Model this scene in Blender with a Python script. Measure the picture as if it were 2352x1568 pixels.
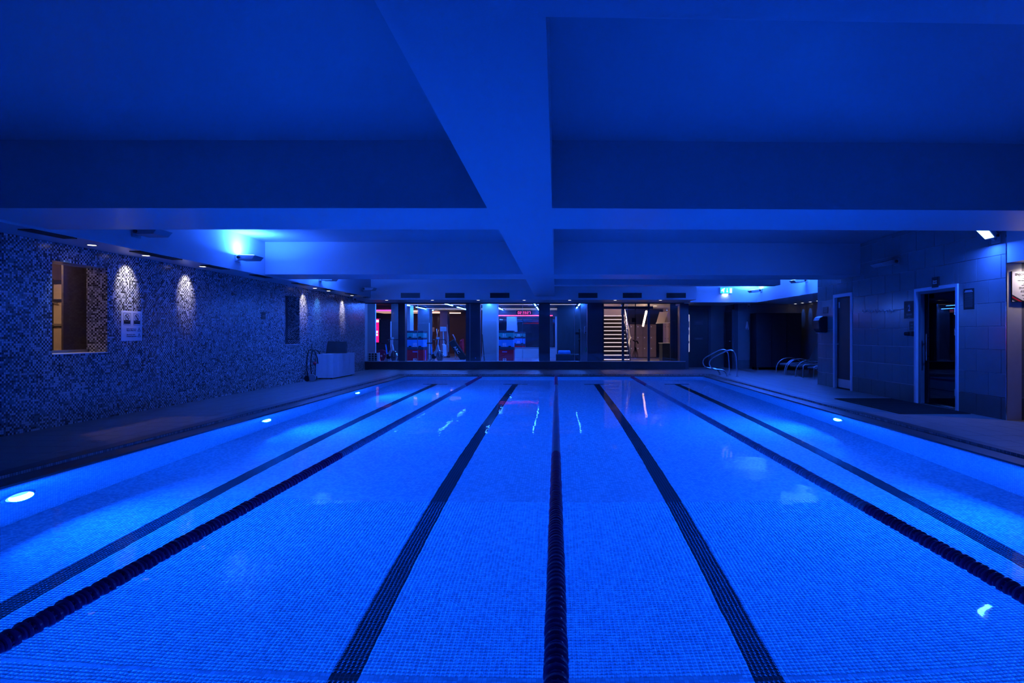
import bpy, bmesh, math, random
import numpy as np
from mathutils import Vector, Matrix

for o in list(bpy.data.objects):
    bpy.data.objects.remove(o, do_unlink=True)
scene = bpy.context.scene
COL = scene.collection
random.seed(7)

# ------------------------------------------------------------------ camera
F, VX, VY, CZ = 1380.0, 1277.0, 769.0, 1.23      # focal length / vanishing point (px), eye height above deck
cam_data = bpy.data.cameras.new('camera')
cam = bpy.data.objects.new('camera', cam_data)
COL.objects.link(cam)
cam.location = (0, 0, CZ)
cam.rotation_euler = (math.pi / 2, 0, 0)
cam_data.sensor_width = 36.0
cam_data.lens = 36.0 * F / 2352
cam_data.shift_x = -(VX - 1176) / 2352
cam_data.shift_y = (VY - 784) / 2352
cam_data.clip_start = 0.05
cam_data.clip_end = 200
scene.camera = cam

# ------------------------------------------------------------------ world + exposure
world = bpy.data.worlds.new('world')
scene.world = world
world.use_nodes = True
bgn = world.node_tree.nodes['Background']
bgn.inputs[0].default_value = (0.0, 0.02, 0.2, 1)
bgn.inputs[1].default_value = 0.0
vs = scene.view_settings
vs.view_transform = 'Standard'
vs.look = 'None'
vs.exposure = 0.0
vs.gamma = 1.0
vs.use_curve_mapping = False
try:
    scene.cycles.sample_clamp_indirect = 40.0
    scene.cycles.sample_clamp_direct = 0
    scene.cycles.max_bounces = 10
    scene.cycles.diffuse_bounces = 5
    scene.cycles.transmission_bounces = 8
    scene.cycles.transparent_max_bounces = 8
except Exception:
    pass

# light levels, all lamps of the place
POOL_COL = (0.0012, 0.081, 1.0)
POOL_W = 265.0
SCONCE_COL = (0.018, 0.11, 1.0)
SCONCE_W = 280.0
FLOOD_COL = (0.0, 0.07, 1.0)
WHITE_SPOT = (1.0, 0.92, 0.95)

# ------------------------------------------------------------------ helpers
def wx(px, Y): return (px - VX) * Y / F
def wz(py, Y): return CZ - (py - VY) * Y / F
def at(px, py, Y): return (wx(px, Y), Y, wz(py, Y))

def worigin(o):
    v = Vector((0, 0, 0))
    while o is not None:
        v += o.location
        o = o.parent
    return v

def tag(o, label=None, cat=None, group=None, kind=None):
    if label: o['label'] = label
    if cat: o['category'] = cat
    if group: o['group'] = group
    if kind: o['kind'] = kind
    return o

class MB:
    """collects geometry in world space, builds ONE mesh object"""
    def __init__(self, M=None):
        self.v = []; self.f = []; self.M = M
    def add(self, vs_, fs_):
        n = len(self.v)
        if self.M is not None:
            vs_ = [tuple(self.M @ Vector(p)) for p in vs_]
        self.v.extend([tuple(p) for p in vs_])
        self.f.extend([tuple(i + n for i in f) for f in fs_])
        return self
    def box(self, x0, x1, y0, y1, z0, z1):
        if x0 > x1: x0, x1 = x1, x0
        if y0 > y1: y0, y1 = y1, y0
        if z0 > z1: z0, z1 = z1, z0
        return self.add([(x0,y0,z0),(x1,y0,z0),(x1,y1,z0),(x0,y1,z0),(x0,y0,z1),(x1,y0,z1),(x1,y1,z1),(x0,y1,z1)],
                 [(0,3,2,1),(4,5,6,7),(0,1,5,4),(1,2,6,5),(2,3,7,6),(3,0,4,7)])
    def hexa(self, p):      # 8 points: bottom ccw 4, top ccw 4
        return self.add(p, [(0,3,2,1),(4,5,6,7),(0,1,5,4),(1,2,6,5),(2,3,7,6),(3,0,4,7)])
    def foot(self, pts, z0, z1):   # vertical prism on ccw footprint
        n = len(pts)
        return self.add([(x,y,z0) for x,y in pts] + [(x,y,z1) for x,y in pts],
            [tuple(range(n-1,-1,-1)), tuple(range(n,2*n))] + [(i,(i+1)%n,n+(i+1)%n,n+i) for i in range(n)])
    def prism(self, pts, d):       # polygon (3d points) extruded by vector d
        n = len(pts); d = Vector(d)
        a = [Vector(p) for p in pts]; b = [p + d for p in a]
        return self.add(a + b, [tuple(range(n-1,-1,-1)), tuple(range(n,2*n))] + [(i,(i+1)%n,n+(i+1)%n,n+i) for i in range(n)])
    def quad(self, a, b, c, d): return self.add([a,b,c,d], [(0,1,2,3)])
    def tube(self, pts, r, seg=10, cap=True):
        pts = [Vector(p) for p in pts]; n = len(pts)
        rs = r if isinstance(r, (list, tuple)) else [r]*n
        V = []; Fc = []
        up = None
        for i, p in enumerate(pts):
            t = (pts[min(i+1,n-1)] - pts[max(i-1,0)]).normalized()
            if up is None:
                up = Vector((0,0,1)) if abs(t.z) < .9 else Vector((1,0,0))
            a = (up - t*up.dot(t)).normalized(); b = t.cross(a); up = a
            for k in range(seg):
                an = 2*math.pi*k/seg
                V.append(p + (a*math.cos(an) + b*math.sin(an))*rs[i])
        for i in range(n-1):
            for k in range(seg):
                k2 = (k+1) % seg
                Fc.append((i*seg+k, i*seg+k2, (i+1)*seg+k2, (i+1)*seg+k))
        if cap:
            Fc.append(tuple(range(seg-1,-1,-1))); Fc.append(tuple((n-1)*seg+k for k in range(seg)))
        return self.add(V, Fc)
    def lathe(self, prof, o, axis='z', seg=20, cap=True):   # prof: [(radius, height)]
        o = Vector(o); V = []; Fc = []
        for r, h in prof:
            for k in range(seg):
                an = 2*math.pi*k/seg; c, s = r*math.cos(an), r*math.sin(an)
                V.append(o + {'z':Vector((c,s,h)), 'y':Vector((s,h,c)), 'x':Vector((h,c,s))}[axis])
        n = len(prof)
        for i in range(n-1):
            for k in range(seg):
                k2 = (k+1) % seg
                Fc.append((i*seg+k, i*seg+k2, (i+1)*seg+k2, (i+1)*seg+k))
        if cap:
            Fc.append(tuple(range(seg-1,-1,-1))); Fc.append(tuple((n-1)*seg+k for k in range(seg)))
        return self.add(V, Fc)
    def ball(self, c, r, seg=12, rings=8, sc=(1,1,1)):
        c = Vector(c); V = []; Fc = []
        for i in range(rings+1):
            th = math.pi*i/rings
            for k in range(seg):
                an = 2*math.pi*k/seg
                V.append(c + Vector((r*math.sin(th)*math.cos(an)*sc[0], r*math.sin(th)*math.sin(an)*sc[1], r*math.cos(th)*sc[2])))
        for i in range(rings):
            for k in range(seg):
                k2 = (k+1)%seg
                Fc.append((i*seg+k, (i+1)*seg+k, (i+1)*seg+k2, i*seg+k2))
        return self.add(V, Fc)
    def build(self, name, mat, parent=None, bevel=0, smooth=False, base=True, origin=None, segs=1, **kw):
        me = bpy.data.meshes.new(name)
        V = np.array(self.v, dtype=float)
        if parent is not None: og = worigin(parent)
        elif origin is not None: og = Vector(origin)
        elif base:
            og = Vector(((V[:,0].min()+V[:,0].max())/2, (V[:,1].min()+V[:,1].max())/2, V[:,2].min()))
        else: og = Vector((0,0,0))
        V = V - np.array(og)
        me.from_pydata(V.tolist(), [], self.f)
        if bevel or smooth:
            bm = bmesh.new(); bm.from_mesh(me)
            if bevel:
                bmesh.ops.remove_doubles(bm, verts=bm.verts, dist=1e-6)
                ed = [e for e in bm.edges if len(e.link_faces) == 2 and e.calc_face_angle(0) > 0.6]
                bmesh.ops.bevel(bm, geom=ed, offset=bevel, segments=segs, affect='EDGES', profile=.5)
            if smooth:
                for f in bm.faces: f.smooth = True
                for e in bm.edges:
                    e.smooth = not (len(e.link_faces) == 2 and e.calc_face_angle(0) > 0.7)
            bm.to_mesh(me); bm.free()
        me.update()
        if mat is not None:
            me.materials.append(mat)
        ob = bpy.data.objects.new(name, me)
        COL.objects.link(ob)
        if parent is not None: ob.parent = parent
        else: ob.location = og
        tag(ob, **kw)
        return ob

def thing(name, loc, label, cat, group=None):
    o = bpy.data.objects.new(name, None); COL.objects.link(o)
    o.location = loc; o.empty_display_size = .1
    tag(o, label, cat, group)
    return o

def copy_tree(o, parent=None):
    c = o.copy(); COL.objects.link(c)
    if parent is not None: c.parent = parent
    for ch in list(o.children): copy_tree(ch, c)
    return c

def light(name, kind, loc, energy, color, direction=(0,0,-1), parent=None, **kw):
    ld = bpy.data.lights.new(name, kind)
    ld.energy = energy; ld.color = color
    for k, v in kw.items(): setattr(ld, k, v)
    lo = bpy.data.objects.new(name, ld); COL.objects.link(lo)
    og = worigin(parent) if parent is not None else Vector((0,0,0))
    lo.location = Vector(loc) - og
    lo.rotation_euler = Vector(direction).to_track_quat('-Z', 'Y').to_euler()
    if parent is not None: lo.parent = parent
    return lo

# ---- lettering: font curves turned into thin meshes
def text(parent, s, size, mat, pos, right, up, name='lettering', align='CENTER', sx=1.0, th=0.002, bold=0.0, spacing=1.0):
    cu = bpy.data.curves.new('t', 'FONT')
    cu.body = s; cu.size = size; cu.align_x = align; cu.align_y = 'CENTER'
    cu.extrude = th/2; cu.resolution_u = 3; cu.offset = bold; cu.space_character = spacing
    to = bpy.data.objects.new('t', cu); COL.objects.link(to)
    dg = bpy.context.evaluated_depsgraph_get()
    me = bpy.data.meshes.new_from_object(to.evaluated_get(dg))
    bpy.data.objects.remove(to); bpy.data.curves.remove(cu)
    R = Vector(right).normalized(); U = Vector(up).normalized(); N = R.cross(U)
    og = worigin(parent); p = Vector(pos) - og
    for v in me.vertices:
        q = p + R*(v.co.x*sx) + U*v.co.y + N*(v.co.z + th/2)
        v.co = q
    me.materials.clear(); me.materials.append(mat); me.name = name
    ob = bpy.data.objects.new(name, me); COL.objects.link(ob); ob.parent = parent
    return ob

# ------------------------------------------------------------------ materials
def nd(nt, t, **kw):
    n = nt.nodes.new(t)
    for k, v in kw.items(): setattr(n, k, v)
    return n
def mk(name, col, rough=.5, metal=0.0, vary=.12, scale=8.0, bump=0.0, bscale=60.0, spec=.5, coat=0.0):
    m = bpy.data.materials.new(name); m.use_nodes = True
    nt = m.node_tree; b = nt.nodes['Principled BSDF']
    tc = nd(nt, 'ShaderNodeNewGeometry')
    no = nd(nt, 'ShaderNodeTexNoise'); no.inputs['Scale'].default_value = scale; no.inputs['Detail'].default_value = 4
    nt.links.new(tc.outputs['Position'], no.inputs['Vector'])
    mx = nd(nt, 'ShaderNodeMix', data_type='RGBA')
    mx.inputs[6].default_value = tuple(c*(1-vary) for c in col) + (1,)
    mx.inputs[7].default_value = tuple(min(1, c*(1+vary)) for c in col) + (1,)
    nt.links.new(no.outputs['Fac'], mx.inputs[0]); nt.links.new(mx.outputs[2], b.inputs['Base Color'])
    b.inputs['Roughness'].default_value = rough; b.inputs['Metallic'].default_value = metal
    b.inputs['Specular IOR Level'].default_value = spec
    if coat: b.inputs['Coat Weight'].default_value = coat
    if bump:
        n2 = nd(nt, 'ShaderNodeTexNoise'); n2.inputs['Scale'].default_value = bscale; n2.inputs['Detail'].default_value = 3
        nt.links.new(tc.outputs['Position'], n2.inputs['Vector'])
        bp = nd(nt, 'ShaderNodeBump'); bp.inputs['Strength'].default_value = bump; bp.inputs['Distance'].default_value = .01
        nt.links.new(n2.outputs['Fac'], bp.inputs['Height']); nt.links.new(bp.outputs[0], b.inputs['Normal'])
    return m
def em(name, col, strength):
    m = bpy.data.materials.new(name); m.use_nodes = True
    nt = m.node_tree; b = nt.nodes['Principled BSDF']
    b.inputs['Base Color'].default_value = (.5,.5,.5,1)
    b.inputs['Emission Color'].default_value = tuple(col) + (1,)
    b.inputs['Emission Strength'].default_value = strength
    return m
def glass(name, ior=1.45, rough=0.0, col=(1,1,1)):
    m = bpy.data.materials.new(name); m.use_nodes = True
    nt = m.node_tree; nt.nodes.remove(nt.nodes['Principled BSDF'])     # thin pane: light passes straight on, the surface mirrors
    tr = nt.nodes.new('ShaderNodeBsdfTransparent'); tr.inputs[0].default_value = tuple(col)+(1,)
    gs = nt.nodes.new('ShaderNodeBsdfGlossy'); gs.inputs['Roughness'].default_value = rough
    lw = nt.nodes.new('ShaderNodeFresnel'); gm_ = nt.nodes.new('ShaderNodeNewGeometry')
    mr = nt.nodes.new('ShaderNodeMapRange'); mr.inputs['To Min'].default_value = ior; mr.inputs['To Max'].default_value = 1/ior
    nt.links.new(gm_.outputs['Backfacing'], mr.inputs['Value']); nt.links.new(mr.outputs[0], lw.inputs['IOR'])
    mx = nt.nodes.new('ShaderNodeMixShader')
    nt.links.new(lw.outputs[0], mx.inputs[0]); nt.links.new(tr.outputs[0], mx.inputs[1]); nt.links.new(gs.outputs[0], mx.inputs[2])
    nt.links.new(mx.outputs[0], nt.nodes['Material Output'].inputs['Surface'])
    return m
def math_(nt, op, a, b=None, c=None):
    n = nd(nt, 'ShaderNodeMath', operation=op)
    for i, x in enumerate((a, b, c)):
        if x is None: continue
        if isinstance(x, (int, float)): n.inputs[i].default_value = x
        else: nt.links.new(x, n.inputs[i])
    return n.outputs[0]

def mosaic(name, pitch, axes, shades, grout, gw=.06, rough=.25, lines=None, bump=.25, seed=0.0, chk=False):
    """square mosaic: every cell of the world grid gets its own shade; shades = [(upto, value)]"""
    m = bpy.data.materials.new(name); m.use_nodes = True
    nt = m.node_tree; b = nt.nodes['Principled BSDF']
    g = nd(nt, 'ShaderNodeNewGeometry'); sp = nd(nt, 'ShaderNodeSeparateXYZ'); nt.links.new(g.outputs['Position'], sp.inputs[0])
    u = math_(nt, 'DIVIDE', sp.outputs[axes[0]], pitch); v = math_(nt, 'DIVIDE', sp.outputs[axes[1]], pitch)
    fu, fv = math_(nt, 'FLOOR', u), math_(nt, 'FLOOR', v)
    cb = nd(nt, 'ShaderNodeCombineXYZ'); nt.links.new(fu, cb.inputs[0]); nt.links.new(fv, cb.inputs[1]); cb.inputs[2].default_value = seed
    wn = nd(nt, 'ShaderNodeTexWhiteNoise', noise_dimensions='3D'); nt.links.new(cb.outputs[0], wn.inputs['Vector'])
    cr = nd(nt, 'ShaderNodeValToRGB'); cr.color_ramp.interpolation = 'CONSTANT'
    el = cr.color_ramp.elements
    el[0].position = 0; el[0].color = tuple(shades[0][1]) + (1,)
    el[1].position = shades[1][0]; el[1].color = tuple(shades[1][1]) + (1,)
    for p, c in shades[2:]:
        e = el.new(p); e.color = tuple(c) + (1,)
    wv = wn.outputs['Value']
    if chk:     # sheets laid roughly chequered: odd cells run light, even cells dark
        par = math_(nt, 'PINGPONG', math_(nt, 'ADD', fu, fv), 1.0)
        wv = math_(nt, 'ADD', math_(nt, 'MULTIPLY', wv, .4999), math_(nt, 'MULTIPLY', par, .5))
    nt.links.new(wv, cr.inputs[0])
    du = math_(nt, 'ABSOLUTE', math_(nt, 'SUBTRACT', math_(nt, 'FRACT', u), .5))
    dv = math_(nt, 'ABSOLUTE', math_(nt, 'SUBTRACT', math_(nt, 'FRACT', v), .5))
    gm = math_(nt, 'GREATER_THAN', math_(nt, 'MAXIMUM', du, dv), .5 - gw)
    colr = cr.outputs[0]; gcol = None
    if lines:       # lane markings laid in dark tiles: list of (x0,x1,y0,y1) in whole tiles
        mask = None
        cu_ = math_(nt, 'ADD', fu, .5); cv_ = math_(nt, 'ADD', fv, .5)
        for (x0, x1, y0, y1) in lines:
            a = math_(nt, 'MULTIPLY', math_(nt, 'GREATER_THAN', cu_, x0), math_(nt, 'LESS_THAN', cu_, x1))
            c = math_(nt, 'MULTIPLY', math_(nt, 'GREATER_THAN', cv_, y0), math_(nt, 'LESS_THAN', cv_, y1))
            a = math_(nt, 'MULTIPLY', a, c)
            mask = a if mask is None else math_(nt, 'MAXIMUM', mask, a)
        mx = nd(nt, 'ShaderNodeMix', data_type='RGBA'); nt.links.new(mask, mx.inputs[0]); nt.links.new(colr, mx.inputs[6])
        mx.inputs[7].default_value = (.022, .024, .03, 1)
        colr = mx.outputs[2]
    mg = nd(nt, 'ShaderNodeMix', data_type='RGBA'); nt.links.new(gm, mg.inputs[0]); nt.links.new(colr, mg.inputs[6])
    mg.inputs[7].default_value = tuple(grout) + (1,)
    if lines:
        mgl = nd(nt, 'ShaderNodeMix', data_type='RGBA'); nt.links.new(mask, mgl.inputs[0])
        mgl.inputs[6].default_value = tuple(grout) + (1,); mgl.inputs[7].default_value = (.20,.21,.24,1)
        nt.links.new(mgl.outputs[2], mg.inputs[7])
    nt.links.new(mg.outputs[2], b.inputs['Base Color'])
    b.inputs['Roughness'].default_value = rough
    if bump:
        bp = nd(nt, 'ShaderNodeBump'); bp.inputs['Strength'].default_value = bump; bp.inputs['Distance'].default_value = .002
        nt.links.new(math_(nt, 'SUBTRACT', 1.0, gm), bp.inputs['Height']); nt.links.new(bp.outputs[0], b.inputs['Normal'])
    return m

TP = .0268                      # mosaic pitch
LANE = [-128, -43, 43, 128]     # lane marking centres in tiles
YT = 640                        # tile row of the far cross bars
_lines = [(c-3, c+3, -100, YT-6) for c in LANE] + [(c-13, c+13, YT-6, YT) for c in LANE]
M = {}
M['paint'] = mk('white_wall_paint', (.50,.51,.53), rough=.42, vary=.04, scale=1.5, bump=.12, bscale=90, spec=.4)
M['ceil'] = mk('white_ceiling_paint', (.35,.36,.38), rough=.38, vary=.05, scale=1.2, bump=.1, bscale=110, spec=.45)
M['deck'] = mk('grey_stoneware_tile', (.19,.187,.18), rough=.42, vary=.16, scale=5, bump=.1, bscale=40)
M['deckgrout'] = mk('deck_grout', (.09,.09,.09), rough=.8)
M['coping'] = mk('dark_coping_stone', (.045,.045,.05), rough=.4, vary=.2, scale=20, bump=.15, bscale=80)
M['poolfloor'] = mosaic('pool_floor_mosaic', TP, (0,1), [(0,(.80,.82,.84)),(.42,(.66,.69,.73)),(.72,(.56,.60,.66))], (.42,.45,.50), gw=.042, lines=_lines, bump=0)
M['poolwall_x'] = mosaic('pool_side_mosaic', TP, (1,2), [(0,(.80,.82,.84)),(.42,(.68,.71,.75)),(.72,(.58,.62,.68))], (.42,.45,.50), gw=.05, bump=0)
M['poolwall_y'] = mosaic('pool_end_mosaic', TP, (0,2), [(0,(.80,.82,.84)),(.42,(.68,.71,.75)),(.72,(.58,.62,.68))], (.42,.45,.50), gw=.05, bump=0)
MS = [(0,(.64,.65,.68)),(.34,(.20,.20,.22)),(.46,(.022,.022,.028)),(.50,(.022,.022,.028)),(.74,(.18,.18,.20)),(.93,(.64,.65,.68))]
M['mos_x'] = mosaic('grey_glass_mosaic_side', TP, (1,2), MS, (.20,.20,.22), gw=.07, rough=.22, seed=2.0, chk=True)
M['mos_y'] = mosaic('grey_glass_mosaic_reveal', TP, (0,2), MS, (.20,.20,.22), gw=.07, rough=.22, seed=5.0, chk=True)
M['band'] = mosaic('light_band_mosaic', TP, (0,1), [(0,(.55,.55,.58)),(.6,(.35,.35,.38))], (.06,.06,.07), gw=.07, bump=0)
M['walltile'] = mk('grey_wall_tile', (.24,.232,.24), rough=.16, vary=.10, scale=3.0, spec=.5)
M['skirttile'] = mk('dark_skirting_tile', (.13,.125,.125), rough=.3, vary=.18, scale=6)
M['grout'] = mk('pale_grout', (.62,.61,.61), rough=.8, vary=.1)
M['frame'] = mk('white_frame_paint', (.82,.82,.84), rough=.35, vary=.04)
M['black'] = mk('black_plastic', (.02,.02,.022), rough=.4, vary=.2)
M['blackmatte'] = mk('black_matte', (.012,.012,.014), rough=.75, vary=.25)
M['darkdoor'] = mk('dark_veneer', (.032,.03,.032), rough=.4, vary=.25, scale=12)
M['steel'] = mk('brushed_steel', (.72,.73,.75), rough=.16, metal=1, vary=.06, scale=60)
M['alu'] = mk('anodised_aluminium', (.55,.56,.58), rough=.35, metal=1, vary=.06, scale=40)
M['grey'] = mk('light_grey_plastic', (.42,.43,.45), rough=.4, vary=.06)
M['housing'] = mk('lamp_housing_enamel', (.30,.31,.33), rough=.4, vary=.06)
M['plinth'] = mk('black_window_plinth', (.05,.05,.055), rough=.35, vary=.15)
M['pier'] = mk('dark_blue_grey_column', (.08,.08,.10), rough=.4, vary=.12)
M['glass'] = glass('clear_glass')
M['darkglass'] = glass('smoked_glass', col=(.35,.35,.40))
M['mat'] = mk('ribbed_rubber_mat', (.02,.02,.02), rough=.9, vary=.3, scale=60)
M['white'] = mk('white_card', (.82,.82,.84), rough=.5, vary=.03)
M['cloth'] = mk('white_fabric', (.66,.66,.68), rough=.85, vary=.06, scale=14)
M['ink'] = mk('black_ink', (.012,.012,.015), rough=.6)
M['signtext'] = mk('pale_sign_print', (.72,.73,.75), rough=.5)
M['dimtext'] = mk('dim_sign_print', (.16,.16,.17), rough=.5)
M['redink'] = mk('red_print', (.55,.01,.02), rough=.5)
M['redfloat'] = mk('deep_red_plastic_float', (.20,.004,.012), rough=.3, vary=.15)
M['greyfloat'] = mk('pale_blue_plastic_float', (.34,.44,.58), rough=.3, vary=.15)
M['cable'] = mk('steel_rope', (.3,.3,.32), rough=.4, metal=1)
# ================================================================== STRUCTURE
XL, XR = -6.70, 6.50            # mosaic wall / tiled wall
XB = -6.10                      # left bulkhead face
ZC, ZB, ZS = 3.18, 2.50, 2.47   # ceiling, beam undersides, left soffit
ZW, ZA = 2.39, 2.355            # soffit over the windows / over the alcove
PX0, PX1, PY0, PY1 = -4.60, 4.52, 2.00, 18.50     # pool basin
OX0, OX1, OY0, OY1 = -5.02, 4.905, 1.58, 18.94    # outer line of the coping
ZWATER = -.060
ZF = ZWATER - 1.21              # pool floor
ST = dict(kind='structure')
YW = 21.7                       # window wall

# ---- deck slab with tiles laid on it
floor = MB()
floor.box(XL, OX0, -3, 22.9, -.03, -.006)
floor.box(OX1, 10.5, -3, 24, -.03, -.006)
floor.box(OX0, OX1, OY1, 23.2, -.03, -.006)
floor.box(OX0, OX1, -3, OY0, -.03, -.006)
floor = floor.build('floor', M['deckgrout'], base=False, **ST)
TS = .363
cells = []
def lay(x0, x1, y0, y1):
    nx = max(1, math.ceil((x1-x0)/TS - .2)); ny = max(1, math.ceil((y1-y0)/TS - .2))
    for i in range(nx):
        for j in range(ny):
            a, b = x0 + i*TS, min(x1, x0+(i+1)*TS); c, d = y0 + j*TS, min(y1, y0+(j+1)*TS)
            if i == nx-1: b = x1
            if j == ny-1: d = y1
            cells.append((a, b, c, d))
lay(XL, OX0, -1, YW); lay(OX0, 4.67, OY1, YW); lay(4.67, 6.6, OY1, 23.0); lay(OX1, XR, -1, OY1); lay(XR, 8.9, 15.0, 21.9); lay(XR, 9.4, -1, 8.9); lay(OX0, OX1, -1, OY0)
def pxarea(c):
    x, y = (c[0]+c[1])/2, (c[2]+c[3])/2
    if y < 2: return 0
    u, v = VX + x*F/y, VY + CZ*F/y
    if u < 5 or u > 2347 or v > 1563: return 0
    return (F*(c[1]-c[0])/y) * (CZ*F*(c[3]-c[2])/y**2)
cells.sort(key=pxarea, reverse=True)
shared = {}
J = .0025
for n, (a, b, c, d) in enumerate(cells[:300]):
    k = (round(b-a, 3), round(d-c, 3))
    if k not in shared:
        ob = MB().box(a+J, b-J, c+J, d-J, -.008, 0).build('tile', M['deck'], bevel=.0015, origin=((a+b)/2, (c+d)/2, 0))
        shared[k] = ob.data
    else:
        ob = bpy.data.objects.new('tile', shared[k]); COL.objects.link(ob); ob.location = ((a+b)/2, (c+d)/2, 0)
    ob.parent = floor
    ob.location = Vector(((a+b)/2, (c+d)/2, 0)) - worigin(floor)
rest = MB()
for (a, b, c, d) in cells[300:]: rest.box(a+J, b-J, c+J, d-J, -.008, 0)
rest.build('floor_tiles', M['deck'], parent=floor, kind='stuff')

# ---- pool basin
t = .25
pf = MB().box(PX0-t, PX1+t, PY0-t, PY1+t, ZF-.2, ZF).build('pool_floor', M['poolfloor'], base=False, **ST)
# nearest rows of floor mosaic as real tiles
jt = TP*.038
rows0, rows1 = 116, 220
ix = np.arange(math.ceil(PX0/TP), math.floor(PX1/TP))
iy = np.arange(rows0, rows1)
near = [(x, 121 + r) for r in range(2) for x in sorted(ix, key=lambda q: abs(q+12))[:(200 if r == 0 else 100)]]
nearset = set((int(a), int(b)) for a, b in near)
sh = None
HT = .0005
for (x, y) in near:
    cx, cy = (x+.5)*TP, (y+.5)*TP
    if sh is None:
        ob = MB().box(cx-TP/2+jt, cx+TP/2-jt, cy-TP/2+jt, cy+TP/2-jt, ZF-.002, ZF+HT).build('tile', M['poolfloor'], bevel=.0003, origin=(cx, cy, ZF))
        sh = ob.data
    else:
        ob = bpy.data.objects.new('tile', sh); COL.objects.link(ob)
    ob.parent = pf; ob.location = (cx, cy, ZF)
gx, gy = np.meshgrid(ix, iy, indexing='ij'); gx = gx.ravel(); gy = gy.ravel()
keep = np.array([(int(a), int(b)) not in nearset for a, b in zip(gx, gy)])
gx, gy = gx[keep], gy[keep]; n = len(gx)
x0 = gx*TP + jt; x1 = (gx+1)*TP - jt; y0 = gy*TP + jt; y1 = (gy+1)*TP - jt
zb = np.full(n, ZF-.002); zt = np.full(n, ZF+HT)
vv = np.stack([np.stack(p, -1) for p in [(x0,y0,zb),(x1,y0,zb),(x1,y1,zb),(x0,y1,zb),(x0,y0,zt),(x1,y0,zt),(x1,y1,zt),(x0,y1,zt)]], 1).reshape(-1, 3)
fq = np.array([(4,5,6,7),(0,1,5,4),(1,2,6,5),(2,3,7,6),(3,0,4,7)])
ff = (np.arange(n)[:,None,None]*8 + fq[None]).reshape(-1, 4)
me = bpy.data.meshes.new('floor_mosaic_tiles')
me.vertices.add(len(vv)); me.vertices.foreach_set('co', vv.ravel())
me.loops.add(ff.size); me.loops.foreach_set('vertex_index', ff.ravel().astype(np.int32))
me.polygons.add(len(ff)); me.polygons.foreach_set('loop_start', np.arange(0, ff.size, 4, dtype=np.int32))
me.update(calc_edges=True); me.materials.append(M['poolfloor'])
ob = bpy.data.objects.new('floor_mosaic_tiles', me); COL.objects.link(ob); ob.parent = pf; tag(ob, kind='stuff')
ZL = -.030                      # ledge of the overflow edge
MB().box(PX0-t, PX0, PY0-t, PY1+t, ZF, ZL-.02).build('pool_wall_left', M['poolwall_x'], base=False, **ST)
MB().box(PX1, PX1+t, PY0-t, PY1+t, ZF, ZL-.02).build('pool_wall_right', M['poolwall_x'], base=False, **ST)
MB().box(PX0, PX1, PY1, PY1+t, ZF, ZL-.02).build('pool_wall_far', M['poolwall_y'], base=False, **ST)
MB().box(PX0, PX1, PY0-t, PY0, ZF, ZL-.02).build('pool_wall_near', M['poolwall_y'], base=False, **ST)
# coping: dark kerb, one row of pale mosaic on the riser, dark ledge
CW = .17
def ring(a0, a1, b0, b1, c0, c1, d0, d1, z0, z1, m):
    # outer rect a (x0,x1) b (y0,y1), inner rect c, d
    m.box(a0, c0, b0, b1, z0, z1); m.box(c1, a1, b0, b1, z0, z1)
    m.box(c0, c1, b0, d0, z0, z1); m.box(c0, c1, d1, b1, z0, z1)
kerb = MB(); ring(OX0, OX1, OY0, OY1, OX0+CW, OX1-.125, OY0+CW, OY1-CW, -.25, .002, kerb)
kerb = kerb.build('pool_kerb', M['coping'], base=False, **ST)
led = MB(); ring(OX0+CW, OX1-.125, OY0+CW, OY1-CW, PX0, PX1, PY0, PY1, ZL-.02, ZL, led)
led = led.build('pool_ledge', M['coping'], base=False, **ST)
# riser mosaic tiles (one row, real pieces)
ris = MB(); e = .004
a0, a1, b0, b1 = OX0+CW, OX1-.125, OY0+CW, OY1-CW
n = int((b1-b0)/TP)
for i in range(n):
    y = b0 + i*TP
    ris.box(a0, a0+e, y+.001, y+TP-.001, ZL+.001, -.002); ris.box(a1-e, a1, y+.001, y+TP-.001, ZL+.001, -.002)
for i in range(int((a1-a0)/TP)):
    x = a0 + i*TP
    ris.box(x+.001, x+TP-.001, b1-e, b1, ZL+.001, -.002)
ris.build('riser_mosaic', M['band'], parent=kerb, kind='stuff')
# water
wm = bpy.data.materials.new('pool_water'); wm.use_nodes = True
nt = wm.node_tree; nt.nodes.remove(nt.nodes['Principled BSDF'])
gl = nd(nt, 'ShaderNodeBsdfRefraction'); gl.inputs['IOR'].default_value = 1.333; gl.inputs['Roughness'].default_value = 0.0
gl.inputs['Color'].default_value = (.97,.99,1,1)
gs = nd(nt, 'ShaderNodeBsdfGlossy'); gs.inputs['Roughness'].default_value = 0.02
fr = nd(nt, 'ShaderNodeFresnel'); fr.inputs['IOR'].default_value = 1.333
mxs = nd(nt, 'ShaderNodeMixShader')
ge0 = nd(nt, 'ShaderNodeNewGeometry')     # seen from below the surface mirrors fully
nt.links.new(math_(nt, 'MULTIPLY', fr.outputs[0], math_(nt, 'MULTIPLY_ADD', ge0.outputs['Backfacing'], .86, .14)), mxs.inputs[0]); nt.links.new(gl.outputs[0], mxs.inputs[1]); nt.links.new(gs.outputs[0], mxs.inputs[2])
ge = nd(nt, 'ShaderNodeNewGeometry'); no = nd(nt, 'ShaderNodeTexNoise'); no.inputs['Scale'].default_value = 3.2; no.inputs['Detail'].default_value = 2
nt.links.new(ge.outputs['Position'], no.inputs['Vector'])
bp = nd(nt, 'ShaderNodeBump'); bp.inputs['Strength'].default_value = .03; bp.inputs['Distance'].default_value = .05
nt.links.new(no.outputs['Fac'], bp.inputs['Height'])
for n_ in (gl, gs, fr): nt.links.new(bp.outputs[0], n_.inputs['Normal'])
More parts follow.
